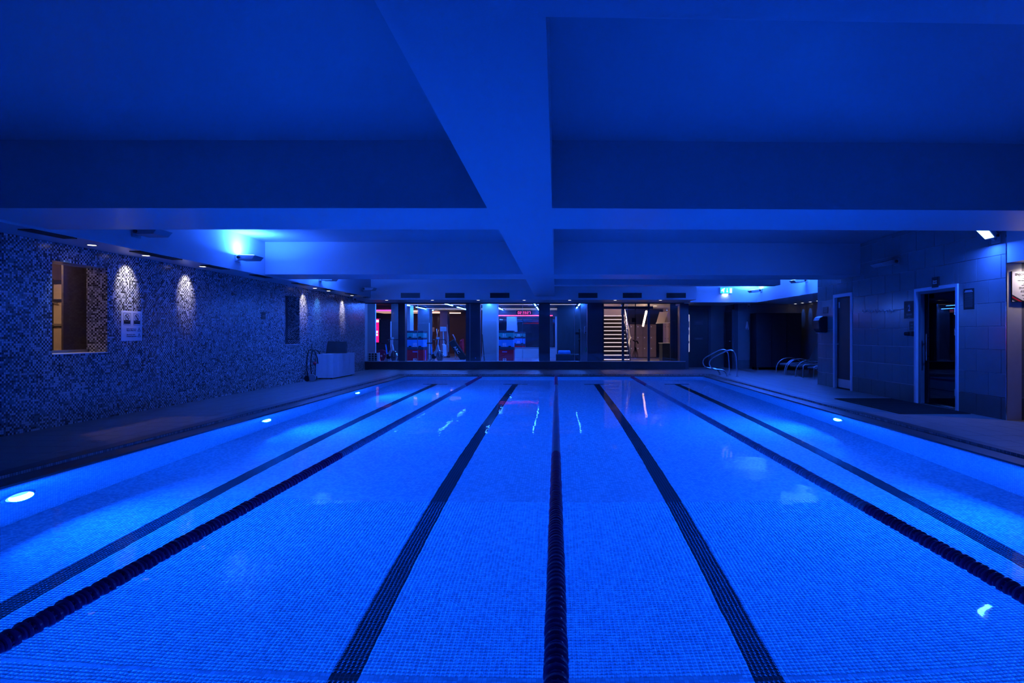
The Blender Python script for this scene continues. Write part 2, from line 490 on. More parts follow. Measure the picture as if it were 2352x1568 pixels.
nt.links.new(mxs.outputs[0], nt.nodes['Material Output'].inputs['Surface'])
MB().quad((PX0, PY0, ZWATER), (PX1, PY0, ZWATER), (PX1, PY1, ZWATER), (PX0, PY1, ZWATER)).build('pool_water', wm, base=False, kind='stuff',
    label='still clear blue lit water filling the swimming pool', cat='water')

# ---- walls
WT = .50
N1 = (7.985, 8.977, .964, 2.222); N2 = (14.865, 15.70, .98, 2.212)
wl = MB()
YE = 21.06
def lw(y0, y1, z0, z1): wl.box(XL-.31, XL, y0, y1, z0, z1)
lw(-3, N1[0], -.03, ZC); lw(N1[1], N2[0], -.03, ZC); lw(N2[1], YE, -.03, ZC)
for N in (N1, N2):
    lw(N[0], N[1], -.03, N[2]); lw(N[0], N[1], N[3], ZC)
wall_left = wl.build('wall_left', M['mos_x'], base=False, **ST)
# mosaic lining of the two window reveals (own grid direction)
for N in (N1, N2):
    MB().box(XL-.31, XL-.0005, N[1]-.004, N[1], N[2], N[3]).build('reveal_lining', M['mos_y'], parent=wall_left)
    MB().box(XL-.31, XL-.0005, N[0], N[0]+.004, N[2], N[3]).build('reveal_lining', M['mos_y'], parent=wall_left)
    MB().box(XL-.30, XL+.012, N[0], N[1], N[2], N[2]+.012).build('sill', M['frame'], parent=wall_left, bevel=.003)
MB().box(XL-.31, XL, YE-.0005, YE+.004, -.03, ZC).build('end_lining', M['mos_y'], parent=wall_left)

# right tiled wall block with openings for two doors
D2 = (9.70, 10.88, 0, 2.06); D3 = (13.17, 14.06, 0, 2.165)
YB0, YB1 = 8.67, 14.93
wr = MB()
def rw(y0, y1, z0, z1): wr.box(XR+.012, XR+.22, y0, y1, z0, z1)
rw(YB0, D2[0], -.03, ZC); rw(D2[1], D3[0], -.03, ZC); rw(D3[1], YB1, -.03, ZC)
for D in (D2, D3): rw(D[0], D[1], D[3], ZC)
MB().box(9.4, 9.6, 8.66, 9.1, -.03, 2.3).build('wall_corridor_stub', M['paint'], base=False, **ST)
wr.box(XR+.012, 9.2, YB1-.1, YB1, -.03, ZC)
wall_right = wr.build('wall_right', M['grout'], base=False, **ST)
TWD, THT, Z0 = .516, .347, .32
tcache = {}
def wtile(y0, y1, z0, z1, mat, parent, ax='x', at_=XR):
    if y1-y0 < .02 or z1-z0 < .02: return
    g = .003
    cy, cz = (y0+y1)/2, (z0+z1)/2
    k = (ax, mat.name, round(y1-y0, 3), round(z1-z0, 3))
    c = (at_, cy, cz) if ax == 'x' else (cy, at_, cz)
    if k not in tcache:
        m = MB()
        if ax == 'x': m.box(at_, at_+.014, y0+g, y1-g, z0+g, z1-g)
        else: m.box(y0+g, y1-g, at_, at_+.014, z0+g, z1-g)
        ob = m.build('tile', mat, bevel=.0016, origin=c); tcache[k] = ob.data
    else:
        ob = bpy.data.objects.new('tile', tcache[k]); COL.objects.link(ob)
    ob.parent = parent; ob.location = Vector(c) - worigin(parent)
def cut(y0, y1, z0, z1, ops):
    out = [(y0, y1, z0, z1)]
    for (a, b, c, d) in ops:
        nxt = []
        for (p, q_, r, s) in out:
            if q_ <= a or p >= b or r >= d: nxt.append((p, q_, r, s)); continue
            if p < a: nxt.append((p, a, r, s))
            if q_ > b: nxt.append((b, q_, r, s))
            if s > d: nxt.append((max(p, a), min(q_, b), d, s))
        out = nxt
    return out
rowz = [(0, Z0)] + [(Z0 + k*THT, min(ZC, Z0+(k+1)*THT)) for k in range(9) if Z0 + k*THT < ZC - .02]
for r, (z0, z1) in enumerate(rowz):
    off = 9.29 + (TWD/2 if r % 2 == 1 else 0)
    k0 = math.floor((YB0-off)/TWD)
    for k in range(k0, k0+15):
        y0, y1 = max(YB0, off + k*TWD), min(YB1, off + (k+1)*TWD)
        if y1 <= y0: continue
        for pc in cut(y0, y1, z0, z1, (D2, D3)):
            wtile(*pc, M['skirttile'] if r == 0 else M['walltile'], wall_right)
MB().box(XR-.006, XR+.006, YB0-.006, YB0+.006, 0, ZC).build('edge_trim', M['steel'], parent=wall_right, label='chrome edge strip')
# short tiled wall facing the pool side, right edge of view
wf = MB().box(XR+.014, 9.6, 8.686, 9.1, -.03, 2.30).build('wall_front_right', M['grout'], base=False, **ST)
for r, (z0, z1) in enumerate(rowz):
    if z0 > 2.27: break
    off = 6.99 + (0 if r % 2 == 0 else .005)
    for k in range(-1, 5):
        x0, x1 = max(XR+.015, off + k*TWD), min(9.4, off+(k+1)*TWD)
        if x1 > x0: wtile(x0, x1, z0, min(z1, 2.29), M['skirttile'] if r == 0 else M['walltile'], wf, 'y', 8.672)
MB().box(XR, 9.6, -3, 8.665, 2.27, ZC).build('ceiling_bulkhead_right', M['paint'], base=False, **ST)
MB().box(9.4, 9.6, -3, 8.9, -.03, 2.3).build('wall_corridor', M['paint'], base=False, **ST)
MB().box(-7.2, 9.6, -3.2, -3, -.03, ZC).build('wall_back', M['paint'], base=False, **ST)

# ---- ceiling, beams, bulkheads (beams on the right run slightly askew)
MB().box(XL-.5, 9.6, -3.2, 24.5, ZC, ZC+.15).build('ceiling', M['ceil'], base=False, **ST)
MB().box(XL, XB, -3, YW, ZS, ZC).build('ceiling_bulkhead_left', M['paint'], base=False, **ST)
MB().box(-.69, -.04, -3, 19.8, ZB, ZC).build('ceiling_beam', M['paint'], base=False, **ST)
def beam(x0, x1, y0, y1, s, z=ZB, dy0=None):
    d = s
    m = MB().foot([(x0, y0+d*max(0,x0)), (x1, y0+d*max(0,x1)), (x1, y1+d*max(0,x1)), (x0, y1+d*max(0,x0))], z, ZC)
    return m.build('ceiling_beam', M['paint'], base=False, **ST)
beam(XB, -.69, 6.02, 7.24, 0); beam(-.04, XR, 6.02, 7.20, .024)
beam(-.04, XR, 1.15, 2.40, .030)
beam(XB, -.69, 12.6, 13.7, 0); beam(-.04, XR, 12.6, 13.62, .035)
beam(-.04, 5.7, 15.24, 15.7, .004)
MB().box(-7.0, 4.62, 19.8, YW+.25, ZW, ZC).build('ceiling_bulkhead_window', M['paint'], base=False, **ST)
MB().box(4.62, 6.93, 20.7, 23.2, ZA, ZC).build('ceiling_bulkhead_exit', M['paint'], base=False, **ST)
MB().box(6.93, 9.2, YB1, 23.2, ZA, ZC).build('ceiling_bulkhead_alcove', M['paint'], base=False, **ST)

# ---- far walls
MB().box(-7.3, -6.9, 20.9, YW+.3, -.03, ZC).build('wall_far_left', M['paint'], base=False, **ST)
XE = 4.67
MB().box(XE, XE+.12, YW, 23.05, -.03, ZW).build('wall_return', M['pier'], base=False, **ST)
MB().box(XE+.12, 6.6, 23.0, 23.2, -.03, ZA).build('wall_far_door', M['walltile'], base=False, **ST)
MB().box(6.5, 9.2, 21.9, 22.1, -.03, ZA).build('wall_alcove_far', M['walltile'], base=False, **ST)
MB().box(6.5, 6.6, 21.9, 23.0, -.03, ZA).build('wall_recess', M['walltile'], base=False, **ST)
MB().box(8.9, 9.1, YB1, 21.9, -.03, ZA).build('wall_alcove_right', M['walltile'], base=False, **ST)
MB().box(8.885, 8.9, YB1, 21.9, -.006, .32).build('baseboard_alcove', M['skirttile'], base=False, **ST)
MB().box(6.6, 8.885, 21.885, 21.9, -.006, .32).build('baseboard_far', M['skirttile'], base=False, **ST)

# ---- glazed wall to the gym
ZSI = .262
MB().box(-6.9, XE, YW-.02, YW+.22, -.006, ZSI).build('wall_plinth', M['plinth'], base=False, **ST)
MB().box(-6.9, XE, YW-.05, YW+.20, ZSI, ZSI+.022).build('trim_1', M['alu'], base=False, **ST)
ZH = 2.36
jx = [838.5, 958.5, 1079, 1200, 1320, 1441, 1562]
for i in range(6):
    a, b = wx(jx[i], YW), wx(jx[i+1], YW)
    w = MB().box(a+.004, b-.004, YW+.06, YW+.075, ZSI+.03, ZH).build('window_%d' % (i+1), M['glass'], base=False, **ST)
    MB().box(b-.006, b+.006, YW+.056, YW+.079, ZSI+.03, ZH).build('joint_strip', M['alu'], parent=w)
MB().box(wx(1562, YW), XE, YW-.02, YW+.2, ZSI, ZW).build('trim_2', M['pier'], base=False, **ST)
MB().box(-6.9, XE, YW+.02, YW+.14, ZH, ZW).build('trim_3', M['pier'], base=False, **ST)
# dark piers standing just behind the glass
for i, (a, b) in enumerate([(914.6, 930), (1070, 1103), (1237.6, 1263), (1349, 1383.6)]):
    yy = YW + .12
    MB().box(wx(a, yy), wx(b, yy), yy, yy+.32, -.03, ZH+.2).build('window_pier', M['pier'], base=False, **ST)
for i, (a, b) in enumerate([(1428.5, 1433.7), (1487.7, 1492.8)]):
    yy = YW + .10
    MB().box(wx(a, yy), wx(b, yy), yy, yy+.08, ZSI, ZH).build('window_mullion', M['pier'], base=False, **ST)
MB().box(wx(1383, YW+.1), wx(1500, YW+.1), YW+.1, YW+.18, wz(709, YW), wz(703, YW)).build('window_transom', M['pier'], base=False, **ST)
# ================================================================== POOL THINGS
M['redfloat'] = mk('deep_red_plastic_float2', (.36,.03,.20), rough=.28, vary=.15)
M['lens_pool'] = em('pool_lamp_lens', (.10,.42,1.0), 2.5)
def pool_lamp(side, Y, label):
    X = PX0 if side < 0 else PX1
    s = 1 if side < 0 else -1
    z = -.47
    t_ = thing('underwater_lamp', (X, Y, z), label, 'pool lamp', 'underwater lamps along the pool sides')
    MB().lathe([(.17,0),(.17,s*.012),(.145,s*.02),(.13,s*.014)], (X, Y, z), 'x', 28).build('rim', M['steel'], t_, smooth=True)
    MB().lathe([(.125,s*.008),(.125,s*.016),(.08,s*.024),(.02,s*.027)], (X, Y, z), 'x', 28).build('lens', M['lens_pool'], t_, smooth=True)
    light('lamp_light', 'AREA', (X + s*.035, Y, z), POOL_W, POOL_COL, (s, 0, .25), t_, shape='DISK', size=.24, spread=math.radians(160))
pool_lamp(-1, 5.13, 'underwater lamp on left pool wall, nearest the camera')
pool_lamp(-1, 9.49, 'underwater lamp on left pool wall, middle of the three')
pool_lamp(-1, 13.83, 'underwater lamp on left pool wall, farthest of the three')
pool_lamp(1, 5.2, 'underwater lamp on right pool wall, beyond the edge of view')
pool_lamp(1, 9.58, 'underwater lamp on right pool wall opposite the steam room door')

# lane ropes: cable + a float every 11 cm
prof = [(.012,-.053),(.034,-.052),(.046,-.050),(.050,-.044),(.050,-.036),(.046,-.033),(.036,-.030),(.031,-.020),(.031,-.009),
        (.040,-.006),(.049,-.004),(.050,.002),(.050,.010),(.046,.014),(.034,.017),(.028,.026),(.028,.038),(.038,.042),(.040,.050),(.012,.052)]
def float_mesh(mat):
    m = MB().lathe(prof, (0,0,0), 'y', 20)
    for k in range(10):
        a = 2*math.pi*k/10
        m.ball((.034*math.sin(a), -.015, .034*math.cos(a)), .0075, 6, 4)
    ob = m.build('float', mat, smooth=True, origin=(0,0,0)); me_ = ob.data
    bpy.data.objects.remove(ob); return me_
fm = {'r': float_mesh(M['redfloat']), 'g': float_mesh(M['greyfloat'])}
for X, sw, lab in [(-2.29, 6.33, 'left lane rope of dark disc floats, pale floats farther out'),
                   (0.0, 6.45, 'middle lane rope running straight away from the camera'),
                   (2.29, 4.42, 'right lane rope with pale floats and a short dark near end')]:
    r = thing('lane_rope', (X, PY0, ZWATER+.008), lab, 'lane rope', 'floating lane ropes')
    MB().tube([(X, PY0+.01, ZWATER+.008), (X, PY1-.01, ZWATER+.008)], .006, 6).build('cable', M['cable'], r)
    n = int((PY1-PY0-.3)/.108)
    for i in range(n):
        y = PY0 + .08 + i*.108
        ob = bpy.data.objects.new('float', fm['r' if (y < sw or y > 15.1) else 'g']); COL.objects.link(ob)
        ob.parent = r; ob.location = (random.uniform(-.002,.002), y-PY0, random.uniform(-.002,.002))
        ob.rotation_euler = (0, random.uniform(0, 6.28), 0)
    MB().tube([(X, PY1-.2, ZWATER+.008), (X, PY1-.06, ZWATER+.008)], .022, 8).build('tensioner', M['steel'], r, smooth=True)

# pool handrails at the far right corner
RP = [(1673.7,860.5),(1673.2,845),(1672.4,828),(1671.6,817),(1669.8,809.5),(1665.5,804.2),(1659.6,802.4),(1653,803.2),(1645,806.4),(1632,813),(1620,819.4),(1615,823.8),
      (1613,829),(1613,833),(1614.8,838),(1618.5,842.5),(1625,844.7),(1634,845.2),(1642.5,846),(1647,849.5),(1650,854),(1651.7,859.6)]
for Y, dx, lab in [(18.45, 0, 'chrome pool handrail at far right corner, the farther one'), (17.75, .02, 'chrome pool handrail at far right corner, the nearer one')]:
    pts = [(wx(a, 18.55)+dx, Y, max(0.0, wz(b, 18.55)+(.0 if b < 858 else 0))) for a, b in RP]
    r = thing('pool_handrail', (pts[0][0], Y, 0), lab, 'handrail', 'pool handrails')
    MB().tube(pts, .021, 10).build('rail', M['steel'], r, smooth=True)
    for p in (pts[0], pts[-1]):
        MB().lathe([(.045,0),(.045,.006),(.028,.014)], (p[0], Y, 0), 'z', 14).build('foot_collar', M['steel'], r, smooth=True)

# ================================================================== CEILING + WALL LAMPS
M['lens_lit'] = em('lit_lamp_lens', (.45,.8,1.0), 4)
M['lens_off'] = mk('dark_lamp_lens', (.10,.10,.12), rough=.1)
def sconce(side, Xw, Y, z, lit, label, tilt=0.0, down=False):
    """wedge shaped floodlight on the wall; side=+1 projects towards +X"""
    t_ = thing('wall_floodlight', (Xw, Y, z), label, 'wall light', 'wedge shaped wall floodlights')
    sc = .74 if down else 1.0
    R = Matrix.Translation((Xw + side*.03, Y, z)) @ Matrix.Rotation(-side*tilt, 4, 'Y') @ Matrix.Diagonal((side*sc, sc, -sc if down else sc, 1))
    def P(m): m.M = R; return m
    MB().box(Xw, Xw + side*.02, Y-.09, Y+.09, z-.06, z+.06).build('wall_plate', M['housing'], t_, bevel=.004)
    P(m := MB()).box(-.012, .09, -.035, .035, -.03, .03); m.build('arm', M['housing'], t_)
    P(m := MB()).hexa([(.06,-.15,-.035),(.34,-.17,-.03),(.34,.17,-.03),(.06,.15,-.035),(.06,-.15,.055),(.40,-.18,.045),(.40,.18,.045),(.06,.15,.055)])
    m.build('housing', M['housing'], t_, bevel=.006)
    P(m := MB()).hexa([(.09,-.12,.052),(.35,-.14,.046),(.35,.14,.046),(.09,.12,.052),(.09,-.12,.062),(.35,-.14,.056),(.35,.14,.056),(.09,.12,.062)])
    m.build('lens', M['lens_lit'] if lit else M['lens_off'], t_)
    for s2 in (-1, 1):
        P(m := MB()).lathe([(.028, s2*.15),(.028, s2*.175),(.012, s2*.18)], (.075, 0, .01), 'y', 12); m.build('pivot_knob', M['black'], t_, smooth=True)
    if lit:
        c = R @ Vector((.2, 0, .075)); d = R.to_3x3() @ Vector((-.10, 0, 1))
        light('lamp_light', 'AREA', c, lit, SCONCE_COL, d, t_, shape='RECTANGLE', size=.12, size_y=.22)
    return t_
sconce(1, XB, 8.72, 2.70, 0, 'unlit wall floodlight on left bulkhead above the glowing mosaic')
sconce(1, XB, 11.5, 2.69, SCONCE_W*.75, 'lit floodlight on left bulkhead throwing a bright streak upwards')
sconce(1, XB, 15.53, 2.66, SCONCE_W*3.6, 'small floodlight on left bulkhead beyond the second beam')
sconce(1, XB, 18.9, 2.66, 0, 'farthest floodlight on left bulkhead, close to the gym windows')
sconce(-1, XR, 8.86, 2.64, SCONCE_W*.32, 'brightly lit floodlight at right wall corner, lens facing the pool', tilt=math.radians(46), down=True)
sconce(-1, XR, 11.45, 2.62, 0, 'unlit floodlight high on the grey tiled right wall', tilt=math.radians(-12))
sconce(-1, 6.93, 16.6, 2.73, SCONCE_W*3.4, 'floodlight on far right bulkhead beside the camera', tilt=math.radians(-6))
sconce(-1, 6.93, 20.25, 2.72, SCONCE_W*1.4, 'lit floodlight beside the emergency exit sign', tilt=math.radians(-6))

M['bulb_w'] = em('white_bulb', (1,.93,.92), 5.0)
M['bulb_warm'] = em('warm_bulb', (1,.8,.62), 4)
def downlight(X, Y, z, label, group, energy, color=WHITE_SPOT, aim=(0,0,-1), cone=45, r=.045, bulb=None, blend=.35):
    t_ = thing('downlight', (X, Y, z), label, 'downlight', group)
    MB().lathe([(r*1.45,0),(r*1.45,-.006),(r*1.05,-.008),(r*1.05,-.001)], (X, Y, z), 'z', 18).build('bezel', M['alu'], t_, smooth=True)
    MB().lathe([(r,-.0005),(r,-.006),(r*.5,-.009)], (X, Y, z), 'z', 18).build('bulb', bulb or M['bulb_w'], t_, smooth=True)
    if energy:
        light('lamp_light', 'SPOT', (X, Y, z-.014), energy, color, aim, t_, spot_size=math.radians(cone), spot_blend=blend, shadow_soft_size=.02)
G1 = 'recessed downlights in the left soffit'
LS = [(8.26, 12, (-.6,-.1,-1), (.25,.5,1.0), 'recessed downlight above the tall window in the mosaic wall'),
      (9.35, 26, (-.85,.05,-1), WHITE_SPOT, 'recessed downlight making the brightest scallop beside the warning sign'),
      (10.85, 22, (-.85,.05,-1), WHITE_SPOT, 'recessed downlight making the second white scallop on the mosaic'),
      (15.9, 20, (-.85,.05,-1), WHITE_SPOT, 'recessed downlight just past the narrow second window'),
      (16.85, 10, (-.7,0,-1), (.1,.5,1.0), 'recessed downlight making a dim blue scallop by the covered box'),
      (18.8, 26, (-.85,.05,-1), WHITE_SPOT, 'farthest recessed downlight lighting the mosaic over the covered box')]
for Y, e_, aim, c, lab in LS:
    downlight(-6.38, Y, ZS, lab, G1, e_*1.7, c, aim, cone=58, r=.05, blend=.8)
G2 = 'small recessed downlights above the gym windows'
words = ['first', 'second', 'third', 'fourth', 'fifth', 'sixth', 'seventh']
for i, px in enumerate([888, 993, 1098.6, 1204, 1308.5, 1413, 1517]):
    Y = 19.98
    warm = i == 6
    downlight(wx(px, Y), Y, ZW, words[i] + ' small downlight from the left above the gym windows', G2, 9 if warm else 1.5,
              (1,.72,.6) if warm else (.35,.6,1), cone=70, r=.05, bulb=M['bulb_w'])
G3 = 'small downlights in the alcove soffit'
for i, px in enumerate([1827, 1843, 1861, 1878]):
    Y = 8.62*F/(px-VX)
    downlight(8.62, Y, ZA, words[i] + ' alcove downlight from the left, over the loungers', G3, 9, (.02,.16,1), (.8,0,-1), cone=44, r=.045)
downlight(6.76, 8.50, 2.27, 'bright downlight over the rules poster at the right edge', None, 19, (1,.80,.80), cone=150, r=.07, blend=.9)

# ---- air vents
def vent(c, u, v, n, w, h, label, group, slats=5):
    """c centre, u/v in-plane directions, n outward normal"""
    c, u, v, n = Vector(c), Vector(u), Vector(v), Vector(n)
    t_ = thing('air_vent', c, label, 'vent', group)
    def bx(m, cu, cv, su, sv, d0, d1):
        p = [c + u*(cu+a*su) + v*(cv+b*sv) + n*d for d in (d0, d1) for a, b in ((-1,-1),(1,-1),(1,1),(-1,1))]
        m.hexa(p); return m
    bx(MB(), 0, 0, w/2, h/2, 0, .003).build('backing', M['blackmatte'], t_)
    f = MB(); b = .02
    bx(f, 0, h/2, w/2+b, b/2, 0, .014); bx(f, 0, -h/2, w/2+b, b/2, 0, .014); bx(f, w/2, 0, b/2, h/2, 0, .014); bx(f, -w/2, 0, b/2, h/2, 0, .014)
    f.build('frame', M['paint'] if n.z > -.5 else M['black'], t_)
    for k in range(slats):
        bx(MB(), 0, -h/2 + h*(k+.5)/slats, w/2-.005, h/slats*.22, .003, .011).build('slat', M['black'], t_)
G4 = 'rectangular air vents above the gym windows'
for i, (a, b) in enumerate([(920,965.7),(1022,1067.6),(1125,1171),(1327.6,1373),(1429.6,1474.7),(1530,1576)]):
    Y = 19.8
    vent((wx((a+b)/2, Y), Y, wz(678.3, Y)), (1,0,0), (0,0,1), (0,-1,0), wx(b, Y)-wx(a, Y), .185, words[i] + ' wall vent from the left above the gym windows', G4, 3 if i == 1 else 7)
G5 = 'dark air vents in the left soffit'
for i, (Y, w) in enumerate([(7.35, .62), (9.35, .95), (10.95, .62), (12.65, .62), (14.6, .62), (16.35, .6), (18.2, .6), (19.9, .6)]):
    vent((-6.205, Y, ZS), (0,1,0), (1,0,0), (0,0,-1), w, .15, words[i] + ' soffit vent along the mosaic wall, counted from the camera' if i < 7 else 'last soffit vent along the mosaic wall, next to the gym windows', G5, 4)

# cctv
def cctv(X, Y, z, label, face):
    t_ = thing('cctv_camera', (X, Y, z), label, 'camera')
    d = Vector(face).normalized()
    MB().lathe([(.05,0),(.05,-.03),(.02,-.05)], (X, Y, z), 'z', 14).build('mount', M['white'], t_, smooth=True)
    a = Vector((X, Y, z-.07)); 
    MB().tube([a - d*.08, a + d*.08], [.035,.045], 12).build('body', M['white'], t_, smooth=True)
    MB().tube([a + d*.078, a + d*.086], .038, 12).build('lens', M['black'], t_, smooth=True)
cctv(-6.5, 19.4, ZS, 'small white camera under the left soffit near the gym windows', (.5,-1,-.4))
cctv(6.85, 16.35, 2.86, 'white camera on the far right bulkhead', (-.3,-1,-.3))
cctv(6.9, 21.5, ZA, 'little camera in the dark recess under the exit bulkhead', (-.3,-1,-.5))

# ---- emergency exit sign
M['exitgreen'] = em('exit_sign_green', (.0,.80,.72), .9)
M['exitwhite'] = em('exit_sign_white', (1,1,1), 1.4)
Y = 20.62
a, b, z0, z1 = wx(1654, Y), wx(1682, Y), wz(674, Y), wz(660, Y)
t_ = thing('exit_sign', ((a+b)/2, Y, z0), 'glowing emergency exit sign with running figure and down arrow', 'exit sign')
MB().box(a, b, Y, Y+.08, z0, z1).build('case', M['white'], t_, bevel=.004)
MB().box(a+.01, b-.01, Y-.004, Y, z0+.01, z1-.01).build('panel', M['exitgreen'], t_)
W_, H_ = b-a, z1-z0
def sgn(poly, nm):
    MB().prism([(a + W_*p, Y-.007, z0 + H_*q_) for p, q_ in poly], (0,.004,0)).build(nm, M['exitwhite'], t_)
sgn([(.80,.12),(.965,.12),(.965,.86),(.80,.86)], 'door_symbol')
sgn([(.555,.86),(.605,.86),(.605,.42),(.67,.42),(.58,.16),(.49,.42),(.555,.42)], 'arrow_symbol')
sgn([(.10,.50),(.16,.72),(.27,.78),(.31,.84),(.36,.90),(.41,.84),(.37,.74),(.33,.66),(.30,.52),(.35,.46),(.33,.38),(.31,.14),(.26,.14),(.26,.34),(.20,.40),(.06,.36),(.06,.43),(.16,.47),(.20,.56),(.17,.62),(.14,.48)], 'runner_symbol')
MB().box(a+W_*.25, a+W_*.7, Y+.02, Y+.06, z0-.012, z0).build('down_lens', M['exitwhite'], t_)
light('lamp_light', 'AREA', ((a+b)/2-.02, Y+.04, z0-.02), .6, (.7,.95,1), (0,.25,-1), t_, shape='RECTANGLE', size=.16, size_y=.04)

# ================================================================== LEFT WALL THINGS
def lrect(p0, p1, q0, q1, X=XL):     # pixel rect on the plane X
    Ya, Yb = X*F/(p0-VX), X*F/(p1-VX); Ym = (Ya+Yb)/2
    return Ya, Yb, wz(q1, Ym), wz(q0, Ym)
# warning sign board
y0, y1, z0, z1 = lrect(277.5, 326, 714, 782.5)
t_ = thing('warning_sign', (XL, (y0+y1)/2, z0), 'white pool rules board with two prohibition pictograms on the mosaic', 'sign')
MB().box(XL, XL+.006, y0, y1, z0, z1).build('board', M['white'], t_, bevel=.001)
Wd, Hd = y1-y0, z1-z0
def lp(u, v, d=.0065): return (XL + d, y0 + Wd*u, z0 + Hd*v)
def lpoly(poly, nm, mat, d=.0065): 
    MB().prism([lp(u, v, d) for u, v in poly][::-1], (.0012,0,0)).build(nm, mat, t_)
asp = Hd/Wd
def ringp(cu, cv, r0, r1, n=26):
    m = MB()
    for k in range(n):
        a0_, a1_ = 2*math.pi*k/n, 2*math.pi*(k+1)/n
        q = [lp(cu + r*math.cos(an), cv + r*math.sin(an)/asp) for r, an in ((r0,a0_),(r1,a0_),(r1,a1_),(r0,a1_))]
        m.prism(q[::-1], (.0012,0,0))
    return m
for cu, words_, pose in ((.27, 'No Diving', 0), (.735, 'No Running', 1)):
    ringp(cu, .785, .088, .108).build('prohibition_ring', M['ink'], t_)
    s = .06
    lpoly([(cu-s-.012, .785+s/asp), (cu-s+.012, .785+(s+.02)/asp), (cu+s+.012, .785-s/asp), (cu+s-.012, .785-(s+.02)/asp)], 'prohibition_bar', M['ink'])
    if pose == 0: lpoly([(cu-.06,.755),(cu-.045,.745),(cu+.06,.82),(cu+.05,.835)], 'figure', M['ink'], .0066)
    else: lpoly([(cu-.015,.71),(cu+.015,.71),(cu+.02,.83),(cu-.02,.83)], 'figure', M['ink'], .0066)
    lpoly([(cu-.145,.565),(cu+.145,.565),(cu+.145,.685),(cu-.145,.685)], 'caption_panel', M['ink'])
    text(t_, words_, .022, M['dimtext'], lp(cu, .645, .008), (0,1,0), (0,0,1), 'caption')
    for (u0, u1, v0, v1) in ((-.165,-.155,.53,.92),(.155,.165,.53,.92),(-.165,.165,.525,.533),(-.165,.165,.917,.925)):
        lpoly([(cu+u0,v0),(cu+u1,v0),(cu+u1,v1),(cu+u0,v1)], 'outline', M['ink'])
for v, l1, l2 in ((.40,'Surface May Become','Slippery When Wet'), (.21,'This Pool Is Under','Constant Supervision')):
    text(t_, l1, .026, M['ink'], lp(.24, v), (0,1,0), (0,0,1), 'lettering', 'LEFT')
    text(t_, l2, .026, M['ink'], lp(.24, v-.055), (0,1,0), (0,0,1), 'lettering', 'LEFT')
    m = MB(); cu, cv = .84, v-.025
    tri = [(cu-.075, cv-.06),(cu+.075, cv-.06),(cu, cv+.075)]; tin = [(cu-.05, cv-.047),(cu+.05, cv-.047),(cu, cv+.045)]
    for k in range(3):
        q = [tri[k], tri[(k+1)%3], tin[(k+1)%3], tin[k]]
        m.prism([lp(*p) for p in q][::-1], (.0012,0,0))
    m.prism([lp(*p) for p in ((cu-.008,cv-.02),(cu+.008,cv-.02),(cu+.008,cv+.02),(cu-.008,cv+.02))][::-1], (.0012,0,0))
    m.build('warning_triangle', M['ink'], t_)
# small black plate
y0, y1, z0, z1 = lrect(600.5, 609.5, 716.5, 733.5)
t_ = thing('small_sign', (XL, (y0+y1)/2, z0), 'small black plate alone on the mosaic wall', 'sign')
MB().box(XL, XL+.01, y0, y1, z0, z1).build('plate', M['black'], t_, bevel=.002)
MB().box(XL+.01, XL+.0115, y0+.03, y1-.03, (z0+z1)/2-.01, (z0+z1)/2+.01).build('print', M['dimtext'], t_)
# windows in the mosaic wall
for i, N in enumerate((N1, N2)):
    MB().box(XL-.30, XL-.29, N[0], N[1], N[2]+.012, N[3]).build('window_%d' % (7+i), M['glass'], base=False, **ST)
    f = MB(); xx = XL-.31
    f.box(xx-.03, xx+.02, N[0], N[1], N[2]+.012, N[2]+.05)
    f.build('trim_%d' % (5+i), M['alu'], base=False, **ST)
# corridor behind the first window
M['tanwall'] = mk('tan_corridor_panel', (.55,.42,.30), rough=.6, vary=.14, scale=9)
M['brown'] = mk('brown_textured_wall', (.16,.12,.13), rough=.7, vary=.3, scale=14, bump=.3)
MB().box(-10, XL-.31, 5.5, 12.5, -.03, 0).build('floor_corridor', M['deck'], base=False, **ST)
MB().box(-10, XL-.31, 5.5, 12.5, 2.62, 2.7).build('ceiling_corridor', M['paint'], base=False, **ST)
MB().box(-7.45, -7.42, 9.05, 12.2, 0, 2.62).build('wall_corridor_near', M['brown'], base=False, **ST)
MB().box(-10, XL-.31, 12.2, 12.4, 0, 2.62).build('wall_corridor_end', M['tanwall'], base=False, **ST)
MB().box(-10, -9.8, 5.5, 12.2, 0, 2.62).build('wall_corridor_side', M['tanwall'], base=False, **ST)
MB().box(-10, XL-.31, 5.4, 5.5, 0, 2.62).build('wall_corridor_back', M['tanwall'], base=False, **ST)
MB().box(-10, XL-.31, 12.4, 20.9, -.03, 2.62).build('wall_corridor_solid', M['brown'], base=False, **ST)
# corridor door seen through the window (faces the camera)
Yd = 10.4
xa, xb = wx(119, Yd)-.35, wx(149, Yd)
t_ = MB().box(xa, xb, Yd, Yd+.05, 0, 2.12).build('door_1', M['tanwall'], base=False, **ST)
MB().box(wx(144.5, Yd), xb+.05, Yd-.03, Yd, 0, 2.2).build('door_frame', M['black'], t_)
MB().box(xa, wx(123, Yd), Yd-.03, Yd, 0, 2.2).build('door_frame', M['black'], t_)
MB().box(xa, xb, Yd-.03, Yd, wz(652, Yd), wz(643, Yd)).build('door_frame', M['black'], t_)
for q0, q1 in ((687,693),):
    MB().box(xa, xb, Yd-.03, Yd, wz(q1, Yd), wz(q0, Yd)).build('door_rail', M['black'], t_)
MB().tube([(wx(119, Yd), Yd-.06, wz(693.5, Yd)), (wx(138, Yd), Yd-.06, wz(696, Yd))], .012, 8).build('closer_arm', M['alu'], t_)
MB().tube([(wx(126, Yd), Yd-.05, wz(744.5, Yd)), (wx(150, Yd), Yd-.05, wz(744.5, Yd))], .012, 8).build('push_handle', M['steel'], t_)
